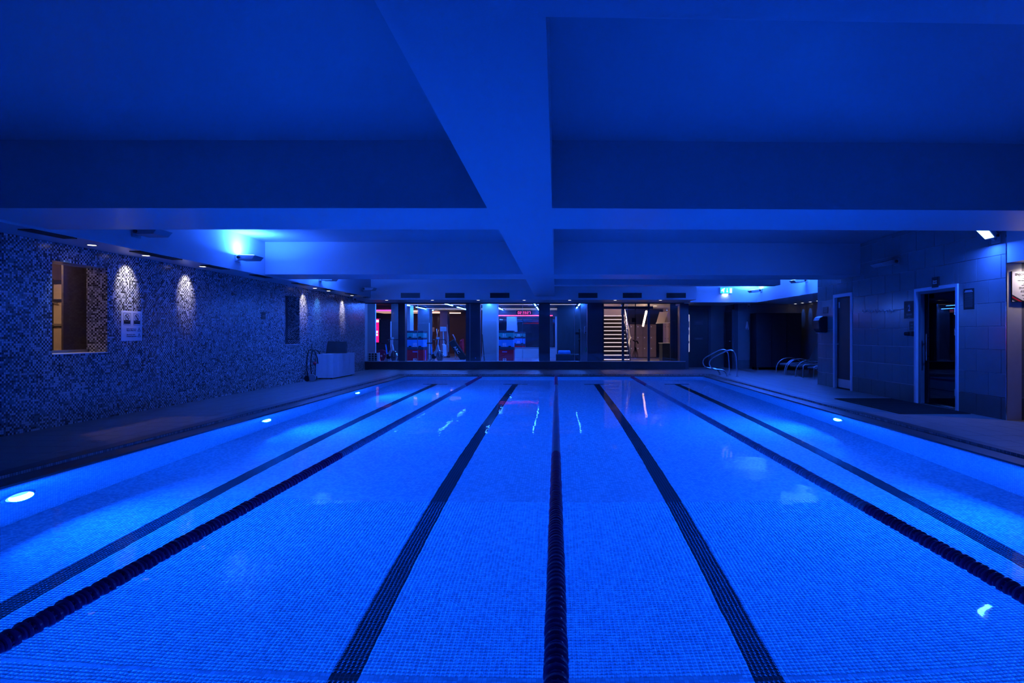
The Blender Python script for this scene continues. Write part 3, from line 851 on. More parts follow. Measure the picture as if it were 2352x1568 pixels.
MB().box(xa, xb, Yd-.03, Yd, wz(751, Yd), wz(748, Yd)).build('door_rail', M['black'], t_)
t_ = thing('corridor_lamp', (-8.0, 8.9, 2.62), 'warm corridor ceiling lamp seen only as glow in the left window', 'ceiling lamp')
MB().lathe([(.12,0),(.12,-.02),(.09,-.03)], (-8.0, 8.9, 2.62), 'z', 18).build('diffuser', em('corridor_lamp_glow', (1,.7,.5), 3), t_, smooth=True)
light('lamp_light', 'POINT', (-8.0, 8.9, 2.50), 38, (1,.66,.45), parent=t_, shadow_soft_size=.05)

# ---- covered box, board, hose trolley beside the wall
m = MB()
x0, x1, y0, y1, h = -6.68, -6.20, 16.72, 18.5, .70
t_ = thing('covered_box', ((x0+x1)/2, (y0+y1)/2, 0), 'long box draped in white fabric against the mosaic wall', 'covered box')
nseg = 40
def drape(tt):     # outline point of the skirt at parameter, with folds
    return .012*math.sin(tt*38) + .008*math.sin(tt*17+1)
outl = []
per = [((x0,y0),(x1,y0)), ((x1,y0),(x1,y1)), ((x1,y1),(x0,y1)), ((x0,y1),(x0,y0))]
top, bot = [], []
for e_i, (p, q_) in enumerate(per):
    L = math.dist(p, q_); k = max(2, int(L/.05)); nx, ny = (q_[1]-p[1])/L, -(q_[0]-p[0])/L
    for i in range(k):
        u = i/k; bx_, by_ = p[0]+(q_[0]-p[0])*u, p[1]+(q_[1]-p[1])*u
        d = drape((e_i+u)*L)*min(1, 6*min(u, 1-u)) if e_i in (0, 1) else 0
        top.append((bx_, by_, h - .012*abs(math.sin(u*9)))); bot.append((bx_+nx*(d+.012), by_+ny*(d+.012), .035))
n = len(top)
m.add(top + bot, [(i, n+i, n+(i+1)%n, (i+1)%n) for i in range(n)] + [tuple(range(n))])
m.build('cover', M['cloth'], t_, smooth=True)
MB().box(x0+.02, x1-.02, y0+.02, y1-.02, .02, h-.03).build('body', M['darkdoor'], t_)
for xx in (x0+.08, x1-.08):
    for yy in (y0+.08, y1-.08): MB().box(xx-.02, xx+.02, yy-.02, yy+.02, 0, .03).build('foot', M['black'], t_)
t_ = thing('dark_board', (-6.4, 17.5, h), 'dark flat board standing on the white covered box', 'board')
MB().hexa([(-6.68,17.40,h+.003),(-6.06,17.40,h+.003),(-6.06,17.44,h+.003),(-6.68,17.44,h+.003),(-6.66,17.5,h+.345),(-6.10,17.5,h+.335),(-6.10,17.54,h+.335),(-6.66,17.54,h+.345)]).build('panel', M['blackmatte'], t_, bevel=.012)
MB().hexa([(-6.69,17.39,h),(-6.67,17.39,h),(-6.67,17.45,h),(-6.69,17.45,h),(-6.67,17.49,h+.35),(-6.65,17.49,h+.35),(-6.65,17.55,h+.35),(-6.67,17.55,h+.35)]).build('edge_strip', M['alu'], t_)
Yt = 16.0
TX = .10
t_ = thing('hose_trolley', (wx(707, Yt)+TX, Yt, 0), 'black hose trolley with looped handle beside the white covered box', 'trolley')
hp = [(699,864),(696.5,850),(696,832),(697.5,815),(701,805),(706,802.5),(712,804.5),(717,812),(720,822),(721.5,835)]
MB().tube([((wx(a, Yt)+TX), Yt, wz(b, Yt)) for a, b in hp], .016, 8).build('handle_loop', M['black'], t_, smooth=True)
MB().tube([((wx(a+3, Yt)+TX)+.02, Yt+.12, wz(b+1, Yt)) for a, b in hp[:-2]], .012, 8).build('hose', M['blackmatte'], t_, smooth=True)
MB().box((wx(698, Yt)+TX), (wx(717, Yt)+TX), Yt-.08, Yt+.12, .03, .13).build('base', M['black'], t_, bevel=.02)
MB().lathe([(.09,-.02),(.10,0),(.09,.02)], ((wx(712, Yt)+TX), Yt-.10, .10), 'y', 18).build('wheel', M['grey'], t_, smooth=True)
MB().lathe([(.07,-.02),(.08,0),(.07,.02)], ((wx(700, Yt)+TX), Yt-.10, .08), 'y', 18).build('wheel', M['black'], t_, smooth=True)
MB().ball(((wx(716, Yt)+TX), Yt-.04, wz(834, Yt)), .045, 12, 8).build('red_knob', mk('red_plastic', (.7,.02,.05), rough=.4), t_, smooth=True, label='red knob')

# ================================================================== RIGHT WALL THINGS
def rrect(p0, p1, q0, q1, X=XR):
    Ya, Yb = X*F/(p0-VX), X*F/(p1-VX); Ym = (Ya+Yb)/2
    return Yb, Ya, wz(q1, Ym), wz(q0, Ym)
# steam room door
t_ = MB().box(XR+.10, XR+.16, D2[0]+.12, D2[1]-.12, .02, D2[3]-.10).build('door_2', M['darkglass'], base=False, **ST)
f = MB(); fw = .055
f.box(XR-.02, XR+.03, D2[0], D2[0]+fw, 0, D2[3]); f.box(XR-.02, XR+.03, D2[1]-fw, D2[1], 0, D2[3]); f.box(XR-.02, XR+.03, D2[0]+fw, D2[1]-fw, D2[3]-fw, D2[3])
f.build('architrave', M['frame'], t_, bevel=.003)
f = MB()
f.box(XR+.03, XR+.2, D2[0]+.01, D2[0]+.12, 0, D2[3]-.02); f.box(XR+.03, XR+.2, D2[1]-.12, D2[1]-.01, 0, D2[3]-.02); f.box(XR+.03, XR+.2, D2[0]+.12, D2[1]-.12, D2[3]-.10, D2[3]-.02)
f.build('lining', mk('grey_door_lining', (.20,.20,.21), rough=.5), t_)
for z in (.28, 1.28, 1.62):
    MB().box(XR+.075, XR+.10, D2[0]+.10, D2[0]+.22, z-.06, z+.06).build('hinge', M['steel'], t_, bevel=.004)
hy = D2[1]-.28
MB().tube([(XR+.04, hy, 1.25), (XR+.04, hy, .78)], .013, 10).build('pull_handle', M['steel'], t_, smooth=True)
for z in (1.18, .85):
    MB().tube([(XR+.04, hy, z), (XR+.11, hy+.06, z)], .011, 8).build('handle_stud', M['steel'], t_, smooth=True)
MB().box(XR+.03, XR+.2, D2[0]+.12, D2[1]-.12, 0, .02).build('threshold', M['steel'], t_)
# steam room interior
si = MB()
si.box(XR+.9, XR+2.4, D2[0]-.8, D2[1]+1.2, 0, .45)
MB().box(XR+2.3, XR+2.45, 8.95, 12.6, -.03, 2.4).build('wall_steam_room', M['skirttile'], base=False, **ST)
MB().box(XR+.22, XR+2.4, 12.5, 12.6, -.03, 2.4).build('wall_steam_room_end', M['skirttile'], base=False, **ST)
t_ = thing('steam_bench', (XR+1.4, 10.9, 0), 'tiled bench inside the dark steam room behind the glass door', 'bench')
MB().box(XR+1.2, XR+2.28, 9.15, 12.45, 0, .43).build('bench_body', M['walltile'], t_)
MB().box(XR+1.15, XR+2.28, 9.15, 12.45, .43, .48).build('bench_seat', M['walltile'], t_, bevel=.01)
# plain door farther along
t_ = MB().box(XR+.05, XR+.10, D3[0]+.06, D3[1]-.06, .01, D3[3]-.06).build('door_3', M['darkdoor'], base=False, **ST)
f = MB(); fw = .075
f.box(XR-.02, XR+.05, D3[0], D3[0]+fw, 0, D3[3]); f.box(XR-.02, XR+.05, D3[1]-fw, D3[1], 0, D3[3]); f.box(XR-.02, XR+.05, D3[0]+fw, D3[1]-fw, D3[3]-fw, D3[3])
f.build('architrave', M['frame'], t_, bevel=.003)
MB().box(XR+.046, XR+.05, D3[0]+.1, D3[1]-.1, .03, .22).build('kick_plate', M['alu'], t_)
hy = D3[1]-.16
MB().lathe([(.026,0),(.026,-.012)], (XR+.05, hy, 1.02), 'x', 14).build('rose', M['steel'], t_, smooth=True)
MB().tube([(XR+.04, hy, 1.02), (XR-.01, hy, 1.02), (XR-.012, hy-.12, 1.02)], .009, 8).build('lever_handle', M['steel'], t_, smooth=True)
MB().box(XR+.044, XR+.05, hy-.05, hy+.03, 1.85, 1.99).build('door_plate', M['alu'], t_, bevel=.004)

def plate(px0, px1, py0, py1, name, label, mat=None, th=.008, cat='sign'):
    y0, y1, z0, z1 = rrect(px0, px1, py0, py1)
    t_ = thing(name, (XR, (y0+y1)/2, z0), label, cat)
    MB().box(XR-th, XR, y0, y1, z0, z1).build('plate', mat or M['black'], t_, bevel=.0015)
    return t_, y0, y1, z0, z1
def bar(t_, yy, zz, w_, h_, th=.008, mat=None):
    MB().box(XR-th-.0015, XR-th, yy-w_/2, yy+w_/2, zz-h_/2, zz+h_/2).build('print_line', mat or M['dimtext'], t_)
def rt(t_, s, size, yy, zz, mat=None, th=.008, **kw):
    return text(t_, s, size, mat or M['signtext'], (XR-th-.0005, yy, zz), (0,-1,0), (0,0,1), **kw)
t_, y0, y1, z0, z1 = plate(2077.3, 2101.5, 691, 731, 'number_sign', 'black sign with a large 2 left of the steam room door')
ym = (y0+y1)/2; hh = z1-z0
bar(t_, ym, z0+hh*.81, .05, .012); bar(t_, ym, z0+hh*.765, .07, .012); rt(t_, '2', .15, ym, z0+hh*.57, bold=.004)
bar(t_, ym, z0+hh*.255, .18, .014); bar(t_, ym, z0+hh*.20, .16, .014); bar(t_, ym, z0+hh*.06, .08, .008)
t_, y0, y1, z0, z1 = plate(2089.5, 2101.5, 737.8, 758.5, 'small_notice', 'small black notice under the number 2 sign')
for v_ in (.72, .64, .40, .32): bar(t_, (y0+y1)/2, z0+(z1-z0)*v_, .08, .008)
t_, y0, y1, z0, z1 = plate(2144, 2158.7, 636, 660, 'room_sign', 'black Steam Room plate over the door frame', th=.03)
rt(t_, 'Steam', .045, (y0+y1)/2, z0+(z1-z0)*.62, th=.03); rt(t_, 'Room', .045, (y0+y1)/2, z0+(z1-z0)*.42, th=.03)
t_, y0, y1, z0, z1 = plate(2214, 2238, 662.5, 710.5, 'rules_notice', 'tall black notice of fine print right of the steam room door')
hh = z1-z0
bar(t_, (y0+y1)/2, z0+hh*.905, .15, .014, mat=M['grey']); bar(t_, (y0+y1)/2, z0+hh*.85, .19, .014, mat=M['grey'])
for k in range(14):
    w_ = (y1-y0)*(.36+.04*((k*7)%3)/2)
    MB().box(XR-.0095, XR-.008, (y0+y1)/2-w_, (y0+y1)/2+w_, z0+hh*(.78-.05*k)-.003, z0+hh*(.78-.05*k)+.003).build('print_line', M['dimtext'], t_)
t_, y0, y1, z0, z1 = plate(1890.8, 1902.5, 704.5, 719.5, 'dispenser_notice', 'small black notice over the hand dispenser')
for k in range(5):
    MB().box(XR-.0095, XR-.008, y0+.03, y1-.03, z0+(z1-z0)*(.2+.14*k), z0+(z1-z0)*(.25+.14*k)).build('print_line', M['dimtext'], t_)
# dispenser
y0, y1, z0, z1 = rrect(1881.5, 1901, 726.5, 763.5)
t_ = thing('hand_dispenser', (XR, (y0+y1)/2, z0), 'rounded black hand dispenser near the far end of right wall', 'dispenser')
MB().prism([(XR, y0, z0), (XR-.13, y0, z0), (XR-.20, y0, z0+.08), (XR-.21, y0, z1-.1), (XR-.17, y0, z1-.03), (XR-.11, y0, z1), (XR, y0, z1)], (0, min(.34, y1-y0), 0)).build('cover', M['black'], t_, bevel=.02, segs=2)
MB().box(XR-.16, XR-.03, y0+.06, y0+.28, z0-.015, z0).build('outlet', M['grey'], t_)
# soap bottle holder by the door
y0, y1, z0, z1 = rrect(2086, 2100, 761, 771.5)
t_ = thing('thermostat_dial', (XR, (y0+y1)/2, z0), 'black control with a round knob under the small notice', 'dial')
MB().box(XR-.05, XR, y0, y1-.03, z0, z1).build('case', M['black'], t_, bevel=.008)
MB().lathe([(.035,0),(.035,-.04),(.02,-.05)], (XR-.05, y1-.05, (z0+z1)/2), 'x', 14).build('knob', M['blackmatte'], t_, smooth=True)
# coat hooks
for i, px in enumerate([1990, 2004, 2020, 2037, 2053]):
    Yh = XR*F/(px-VX); zh = wz(714.5, Yh)
    t_ = thing('coat_hook', (XR, Yh, zh), words[i] + ' chrome coat hook from the left between the two doors', 'hook', 'row of chrome coat hooks')
    MB().lathe([(.022,0),(.022,-.008),(.012,-.012)], (XR, Yh, zh), 'x', 14).build('rose', M['steel'], t_, smooth=True)
    MB().tube([(XR-.01, Yh, zh), (XR-.06, Yh, zh-.005), (XR-.075, Yh, zh+.01), (XR-.08, Yh, zh+.04)], .007, 8).build('upper_hook', M['steel'], t_, smooth=True)
    MB().tube([(XR-.02, Yh, zh), (XR-.035, Yh, zh-.03), (XR-.05, Yh, zh-.035), (XR-.06, Yh, zh-.02)], .006, 8).build('lower_hook', M['steel'], t_, smooth=True)
# floor mat in front of the steam room
mp = [(1970,922.5),(2085,918.5),(2208,943.0),(2078,953)]
c = [(wx(a, CZ*F/(b-VY)), CZ*F/(b-VY)) for a, b in mp]
t_ = thing('door_mat', (sum(p[0] for p in c)/4, sum(p[1] for p in c)/4, 0), 'dark rubber mat on the deck outside the steam room door', 'mat')
x0, x1 = 5.35, 6.46; y0, y1 = 9.35, 11.55
MB().box(x0, x1, y0, y1, .0, .012).build('base', M['mat'], t_, bevel=.004)
for k in range(26):
    yy = y0 + .04 + k*(y1-y0-.08)/25
    MB().box(x0+.03, x1-.03, yy-.012, yy+.012, .012, .017).build('rib', M['mat'], t_)
# rules poster at right edge
Yp = 8.667
x0, x1 = wx(2322.5, Yp), wx(2322.5, Yp)+.60; z0, z1 = wz(692.5, Yp), wz(623.5, Yp)
t_ = thing('rules_poster', ((x0+x1)/2, Yp, z0), 'white poster headed Enjoy The with diagonal red and black stripes', 'poster')
MB().box(x0-.006, x1, Yp-.018, Yp, z0-.006, z1+.004).build('backing', M['black'], t_)
MB().box(x0, x1, Yp-.020, Yp-.016, z0, z1).build('sheet', M['white'], t_)
yy = Yp-.0205
text(t_, 'ENJOY THE', .046, M['ink'], (x0+.04, yy, z1-.045), (1,0,0), (0,0,1), align='LEFT', bold=.0008)
def band(p, mat, nm):
    MB().prism([(x0+a, yy-.0015, z0+b) for a, b in p], (0,.0015,0)).build(nm, mat, t_)
band([(0,.10),(0,.085),(.15,0),(.175,0)], M['ink'], 'black_stripe')
band([(0,.076),(0,.056),(.105,0),(.14,0)], M['redink'], 'red_stripe')
band([(0,.05),(0,.028),(.055,0),(.095,0)], M['ink'], 'black_stripe')
zz = z1-.085
for k, w_ in enumerate([.14,.22,.36,.14,.20,.25,.32,.32,.27,.28,.18,.24,.16,.20,.22]):
    m = MB()      # rows of words too small to read
    p = (x0+x1)/2 - .04 - w_/2; e_ = p + w_; q_ = random.Random(k)
    while p < e_:
        l_ = min(q_.uniform(.015,.045), e_-p); m.box(p, p+l_, yy-.001, yy, zz-.0035, zz+.0035); p += l_+.007
    m.build('print_line', M['ink'], t_)
    zz -= .018 if k % 2 == 0 else .030
MB().lathe([(.05,0),(.05,.006)], (6.62, 8.15, .0), 'z', 16).build('floor_drain', M['steel'], label='small round floor drain below the rules poster', cat='drain')

# ================================================================== FAR RIGHT CORNER
Yf = 23.0
a, b = wx(1573, Yf)-.02, wx(1626, Yf)
z1 = wz(708, Yf)
t_ = MB().box(a, b, Yf-.05, Yf, 0, z1).build('door_4', M['darkdoor'], base=False, **ST)
MB().box(b, b+.09, Yf-.08, Yf, 0, z1+.09).build('architrave', M['pier'], t_); MB().box(a, b, Yf-.08, Yf, z1, z1+.09).build('architrave', M['pier'], t_)
M['slit'] = em('lit_room_behind_slit', (.60,.56,.62), .55)
p0, p1 = wx(1576, Yf), wx(1583, Yf)
sl = MB().box(p0, p1, Yf-.056, Yf-.05, wz(808, Yf), wz(722, Yf)).build('vision_panel', M['slit'], t_, bevel=.02)
for q0, q1, mm in ((738, 752, 'dimtext'), (758, 768, 'tanwall'), (783, 788, 'dimtext')):
    MB().box(p0+.01, p1-.01, Yf-.060, Yf-.056, wz(q1, Yf), wz(q0, Yf)).build('view_band', M[mm], sl)
for q0, q1, s in ((736, 746, 'FIRE DOOR'), (775, 780, 'KEEP SHUT')):
    zc = wz((q0+q1)/2, Yf); pl = MB().box(wx(1594, Yf), wx(1614, Yf), Yf-.055, Yf-.05, wz(q1, Yf), wz(q0, Yf)).build('door_sign', M['pier'], t_)
    MB().box(wx(1597, Yf), wx(1611, Yf), Yf-.057, Yf-.055, zc-.02, zc+.02).build('sign_print', M['dimtext'], pl)
a, b = wx(1667, 22.6), wx(1686, 22.6)
t_ = MB().box(6.44, 6.5, 22.0, 22.85, 0, 2.08).build('door_5', M['darkdoor'], base=False, **ST)
MB().box(6.42, 6.5, 21.9, 22.0, 0, 2.16).build('architrave', M['pier'], t_); MB().box(6.42, 6.5, 22.85, 22.95, 0, 2.16).build('architrave', M['pier'], t_); MB().box(6.42, 6.5, 22.0, 22.85, 2.08, 2.16).build('architrave', M['pier'], t_)
MB().tube([(6.44, 22.1, 1.0), (6.39, 22.1, 1.0), (6.39, 22.22, 1.0)], .01, 8).build('lever_handle', M['steel'], t_, smooth=True)
MB().box(6.495, 6.62, 21.86, 21.9, 0, ZA).build('trim_4', M['pier'], base=False, **ST)
# hanging robe on the wall
Yr = 21.88; cx = wx(1715.5, Yr)
t_ = thing('hanging_cloth', (cx, Yr, wz(758, Yr)), 'small cloth hanging from a hook on the dark far wall', 'cloth')
MB().add([(cx-.01,Yr-.03,wz(738,Yr)),(cx+.02,Yr-.03,wz(738,Yr)),(cx+.06,Yr-.05,wz(755,Yr)),(cx+.03,Yr-.06,wz(758,Yr)),(cx,Yr-.07,wz(749,Yr)),(cx-.03,Yr-.06,wz(757,Yr)),(cx-.06,Yr-.05,wz(753,Yr)),
          (cx-.01,Yr-.005,wz(738,Yr)),(cx+.02,Yr-.005,wz(738,Yr)),(cx+.06,Yr-.01,wz(755,Yr)),(cx+.03,Yr-.01,wz(758,Yr)),(cx,Yr-.01,wz(749,Yr)),(cx-.03,Yr-.01,wz(757,Yr)),(cx-.06,Yr-.01,wz(753,Yr))],
         [(0,1,2,3,4,5,6),(13,12,11,10,9,8,7)] + [(i,(i+1)%7+7-7+0,(i+1)%7+7,i+7) for i in range(7)]).build('fabric', M['cloth'], t_)
MB().tube([(cx, Yr+.02, wz(737,Yr)), (cx, Yr-.03, wz(737,Yr)), (cx, Yr-.035, wz(735.5,Yr))], .008, 6).build('hook', M['steel'], t_)
# dark cupboard
a, b, yc = 7.02, 8.60, 21.05
t_ = thing('dark_cupboard', ((a+b)/2, yc, 0), 'wide black cupboard on short feet in the unlit alcove', 'cupboard')
MB().box(a, b, yc, 21.7, .09, 2.0).build('body', M['blackmatte'], t_, bevel=.004)
for k in range(3):
    w_ = (b-a)/3
    dd = MB().box(a+w_*k+.006, a+w_*(k+1)-.006, yc-.02, yc, .10, 1.985).build('door', M['blackmatte'], t_, bevel=.003)
    MB().lathe([(.012,0),(.012,-.02)], (a+w_*k+(.06 if k == 2 else w_-.06), yc-.02, 1.0), 'y', 10).build('knob', M['steel'], dd, smooth=True)
for xx in (a+.06, (a+b)/2, b-.06):
    for yy in (yc+.06, 21.6): MB().box(xx-.025, xx+.025, yy-.025, yy+.025, 0, .09).build('foot', M['black'], t_)
# loungers
M['sling'] = mk('dark_sling_fabric', (.05,.05,.055), rough=.8, vary=.2)
def arc(xc, y, w_, h_): return [(xc - w_*math.cos(math.pi*k/16), y, h_*math.sin(math.pi*k/16)**.75) for k in range(17)]
def lounger(x, y, label, arms=True):
    t_ = thing('sun_lounger', (x, y, 0), label, 'lounger', 'loungers in the alcove')
    for s in (-1, 1):
        yy = y + s*.36
        if arms:
            MB().tube([(x + .42 - .42*math.cos(math.pi*k/16)*(1 if k < 9 else 1.15), yy, max(.012, .50*math.sin(math.pi*k/16)**.7)) for k in range(0, 15)], .014, 8).build('arched_arm', M['alu'], t_, smooth=True)
        else:
            MB().tube([(x, yy, .012), (x+.01, yy, .34), (x+.06, yy, .385), (x+1.0, yy, .40)], .016, 8).build('side_rail', M['alu'], t_, smooth=True)
        MB().tube([(x+1.05, yy, .012), (x+1.05, yy, .36)], .014, 8).build('leg', M['alu'], t_, smooth=True)
    MB().hexa([(x+.1,y-.33,.27),(x+1.02,y-.33,.33),(x+1.02,y+.33,.33),(x+.1,y+.33,.27),(x+.1,y-.33,.33),(x+1.0,y-.33,.38),(x+1.0,y+.33,.38),(x+.1,y+.33,.33)]).build('seat', M['sling'], t_, bevel=.02)
    MB().hexa([(x+.98,y-.33,.33),(x+1.05,y-.33,.33),(x+1.05,y+.33,.33),(x+.98,y+.33,.33),(x+1.32,y-.33,1.02),(x+1.38,y-.33,1.0),(x+1.38,y+.33,1.0),(x+1.32,y+.33,1.02)]).build('backrest', M['sling'], t_, bevel=.02)
lounger(7.06, 18.92, 'lounger with arched metal arms nearest the black cupboard')
lounger(6.98, 17.88, 'lounger with arched metal arms, middle of the three')
lounger(7.03, 16.75, 'lounger with straight rails half hidden by the tiled wall', arms=False)
# ================================================================== THE GYM BEHIND THE GLASS
M['gymfloor'] = mk('dark_rubber_gym_floor', (.16,.16,.18), rough=.45, vary=.2, scale=20)
M['gymceil'] = mk('dark_gym_ceiling', (.035,.035,.045), rough=.7, vary=.2)
M['gymwall'] = mk('gym_wall_paint', (.42,.43,.47), rough=.6, vary=.08)
M['gymdark'] = mk('gym_dark_wall', (.05,.05,.06), rough=.5, vary=.2)
M['brownpanel'] = mk('brown_wood_panel', (.09,.06,.075), rough=.5, vary=.2, scale=10)
M['pinkwall'] = mk('pale_stair_wall', (.70,.62,.64), rough=.6, vary=.05)
M['led'] = em('blue_white_led', (.022,.14,1.0), 150.0)
M['ledcove'] = em('cream_led_line', (1.0,.86,.68), .6)
M['ledred'] = em('red_led', (1.0,.02,.03), 5)
M['clockred'] = em('red_clock_digit', (1.0,.0,.03), 1.3)
M['mirror'] = mk('mirror', (.9,.9,.92), rough=.02, metal=1, vary=.01)
YG = 32.3; ZG = 2.56
gy0 = YW + .25
MB().box(-12, XE+.1, gy0, 40, -.03, 0).build('floor_gym', M['gymfloor'], base=False, **ST)
MB().box(XE+.1, 8, 23.25, 36, -.03, 0).build('floor_gym_right', M['gymfloor'], base=False, **ST)
MB().box(-12, XE+.1, gy0, 26.0, ZG+.1, ZG+.2).build('ceiling_gym', M['gymceil'], base=False, **ST)
MB().box(-12, 1.8, 26.0, 40, ZG+.1, ZG+.2).build('ceiling_gym_back', M['gymceil'], base=False, **ST)
MB().box(-12.2, -12, gy0, 40, -.03, ZG+.1).build('wall_gym_left', M['gymdark'], base=False, **ST)
MB().box(-12, -3.4, 39.8, 40, -.03, ZG+.1).build('wall_gym_back', M['brownpanel'], base=False, **ST)
MB().box(-3.4, .95, YG, YG+.2, -.03, ZG+.1).build('wall_gym_mirror', M['gymwall'], base=False, **ST)
MB().box(-3.4, .05, YG-.01, YG, wz(721.5, YG)-.12, ZG+.1).build('wall_gym_upper', M['gymdark'], base=False, **ST)
MB().box(-3.5, -3.3, YG, 39.8, -.03, ZG+.1).build('wall_gym_side', M['gymdark'], base=False, **ST)
MB().box(.05, 1.95, 30.0, 30.2, -.03, ZG+.1).build('wall_gym_dark', M['gymdark'], base=False, **ST)
MB().box(1.82, 1.94, 24.3, 30.0, -.03, 3.6).build('wall_stair', M['gymdark'], base=False, **ST)
MB().box(1.94, 8, 33.5, 33.7, -.03, 4).build('wall_gym_right_back', M['gymdark'], base=False, **ST)
MB().box(7.0, 7.2, 23.25, 33.5, -.03, 4).build('wall_gym_right', M['pinkwall'], base=False, **ST)
MB().box(3.3, 7.0, 23.25, 33.5, 2.62, 2.72).build('ceiling_gym_right', M['gymwall'], base=False, **ST)
MB().box(1.94, 3.3, 30.4, 30.6, 0, 4).build('wall_stair_end', M['pinkwall'], base=False, **ST)
MB().box(1.8, 3.3, 26, 30.6, 4, 4.1).build('ceiling_stair', M['pinkwall'], base=False, **ST)

# LED grid: lengthwise tubes and thin cross lines
xs = [-6.72, -4.75, -2.85, -.93, 1.03]
nm = ['first', 'second', 'third', 'fourth', 'fifth']
for i, x in enumerate(xs):
    for j, (a, b) in enumerate(((24.4, 27.6), (28.9, 32.2 if x > -3.3 else 32.8))):
        t_ = thing('led_tube', (x, (a+b)/2, ZG), '%s lengthwise LED tube from the left on the gym ceiling, %s row' % (nm[i], 'near' if j == 0 else 'far'), 'LED tube', 'lengthwise LED tubes of the gym ceiling')
        MB().box(x-.03, x+.03, a, b, ZG+.02, ZG+.1).build('housing', M['black'], t_)
        MB().box(x-.022, x+.022, a, b, ZG, ZG+.02).build('diffuser', M['led'], t_)
for j, y in enumerate((24.6, 26.6, 30.6, 32.05)):
    for k, (a, b) in enumerate(((-6.6, -4.85), (-4.65, -2.95), (-2.75, -1.03), (-.83, .9))):
        t_ = thing('led_line', ((a+b)/2, y, ZG), 'thin cream cross light on the gym ceiling, %s row, %s from the left' % (nm[j], nm[k]), 'LED tube', 'thin cross lights of the gym ceiling')
        MB().box(a, b, y-.02, y+.02, ZG+.03, ZG+.1).build('housing', M['black'], t_)
        MB().box(a, b, y-.015, y+.015, ZG+.01, ZG+.03).build('diffuser', M['ledcove'], t_)
light('gym_bounce', 'AREA', (-2.8, 27.5, ZG-.02), 0.0, (.2,.45,1), (0,0,-1))
bpy.data.objects.remove(bpy.data.objects['gym_bounce'])

# mirror wall with red line and clock
zr = wz(724.5, YG)
t_ = thing('wall_mirror', (-1.5, YG, .64), 'large mirror on the gym back wall under the red light line', 'mirror')
MB().box(-3.2, -.05, YG-.02, YG, wz(797, YG), zr-.06).build('glass', M['mirror'], t_)
MB().box(-3.2, -.05, YG-.03, YG, wz(797, YG)-.03, wz(797, YG)).build('bottom_trim', M['alu'], t_)
t_ = thing('red_light_line', (-1.6, YG-.05, zr), 'glowing red LED line above the gym mirror', 'LED tube')
MB().box(-3.18, -.18, YG-.06, YG-.03, zr-.02, zr+.02).build('diffuser', M['ledred'], t_)
MB().box(-3.2, -.16, YG-.03, YG, zr-.03, zr+.03).build('housing', M['black'], t_)
t_ = thing('digital_clock', (wx(1204, YG), YG-.05, wz(721, YG)), 'digital clock with red digits 02 23 27 over the mirror', 'clock')
MB().box(wx(1186, YG), wx(1222, YG), YG-.05, YG, wz(722.5, YG), wz(713.5, YG)).build('case', M['blackmatte'], t_, bevel=.005)
SEG = {'0':'abcdef','2':'abged','3':'abgcd','7':'abc'}
def seg(ch, x, z, w_, h_, m):
    s_ = .018
    R_ = {'a':(x,x+w_,z+h_-s_,z+h_),'d':(x,x+w_,z,z+s_),'g':(x,x+w_,z+h_/2-s_/2,z+h_/2+s_/2),'f':(x,x+s_,z+h_/2,z+h_),'e':(x,x+s_,z,z+h_/2),'b':(x+w_-s_,x+w_,z+h_/2,z+h_),'c':(x+w_-s_,x+w_,z,z+h_/2)}
    for q_ in SEG[ch]:
        a, b, c, d = R_[q_]; m.box(a, b, YG-.056, YG-.05, c, d)
cxs = [1189.5, 1194.3, 1200, 1204.8, 1210.3, 1215]
for ch, px in zip('022327', cxs):
    m = MB(); seg(ch, wx(px, YG), wz(720.8, YG), .085, .135, m); m.build('digit', M['clockred'], t_)

# pillars
def pillar(p0, p1, Y, label, mat, guard='r', zt=ZG+.1, dep=.7):
    a, b = wx(p0, Y), wx(p1, Y)
    t_ = thing('gym_pillar', ((a+b)/2, Y, 0), label, 'pillar')
    MB().box(a, b, Y, Y+dep, 0, 1.85).build('shaft', mat, t_, bevel=.004)
    MB().box(a+.006, b-.006, Y+.006, Y+dep, 1.85, zt).build('upper_shaft', mat, t_)
    for g_ in guard:
        gx_ = a if g_ == 'l' else b
        MB().box(gx_-.028, gx_+.012 if g_ == 'r' else gx_+.028, Y-.01, Y+.03, 0, 1.85).build('corner_guard', M['frame'], t_)
M['pil_w'] = mk('pale_pillar', (.60,.62,.66), rough=.5, vary=.06)
M['pil_d'] = mk('grey_pillar', (.17,.17,.19), rough=.5, vary=.1)
pillar(898, 915, 27.6, 'grey pillar behind the left spin bike', M['pil_d'], 'l')
pillar(931, 942, 28.9, 'narrow pale pillar behind the left box stack', M['pil_w'], '')
pillar(960, 986.5, 31, 'dark grey pillar right of the left box stack', M['pil_d'], 'r')
pillar(1010, 1028, 35.5, 'pinkish pillar at the back of the gym', mk('pinkish_pillar', (.40,.30,.33), rough=.5), 'r')
pillar(1107.5, 1142, 25.6, 'wide pale pillar washed in blue light near the second stack', M['pil_w'], 'r')
t_ = thing('leaning_pole', (wx(1112, 24.6), 24.6, 0), 'thin black pole leaning against the pale pillar', 'pole')
MB().tube([(wx(1107.5, 25.2), 25.2, wz(768, 25.2)), (wx(1113.5, 24.4), 24.4, .02)], .022, 8).build('shaft', M['black'], t_)
MB().lathe([(.03,0),(.03,.04)], (wx(1113.5, 24.4), 24.4, 0), 'z', 10).build('foot', M['blackmatte'], t_)

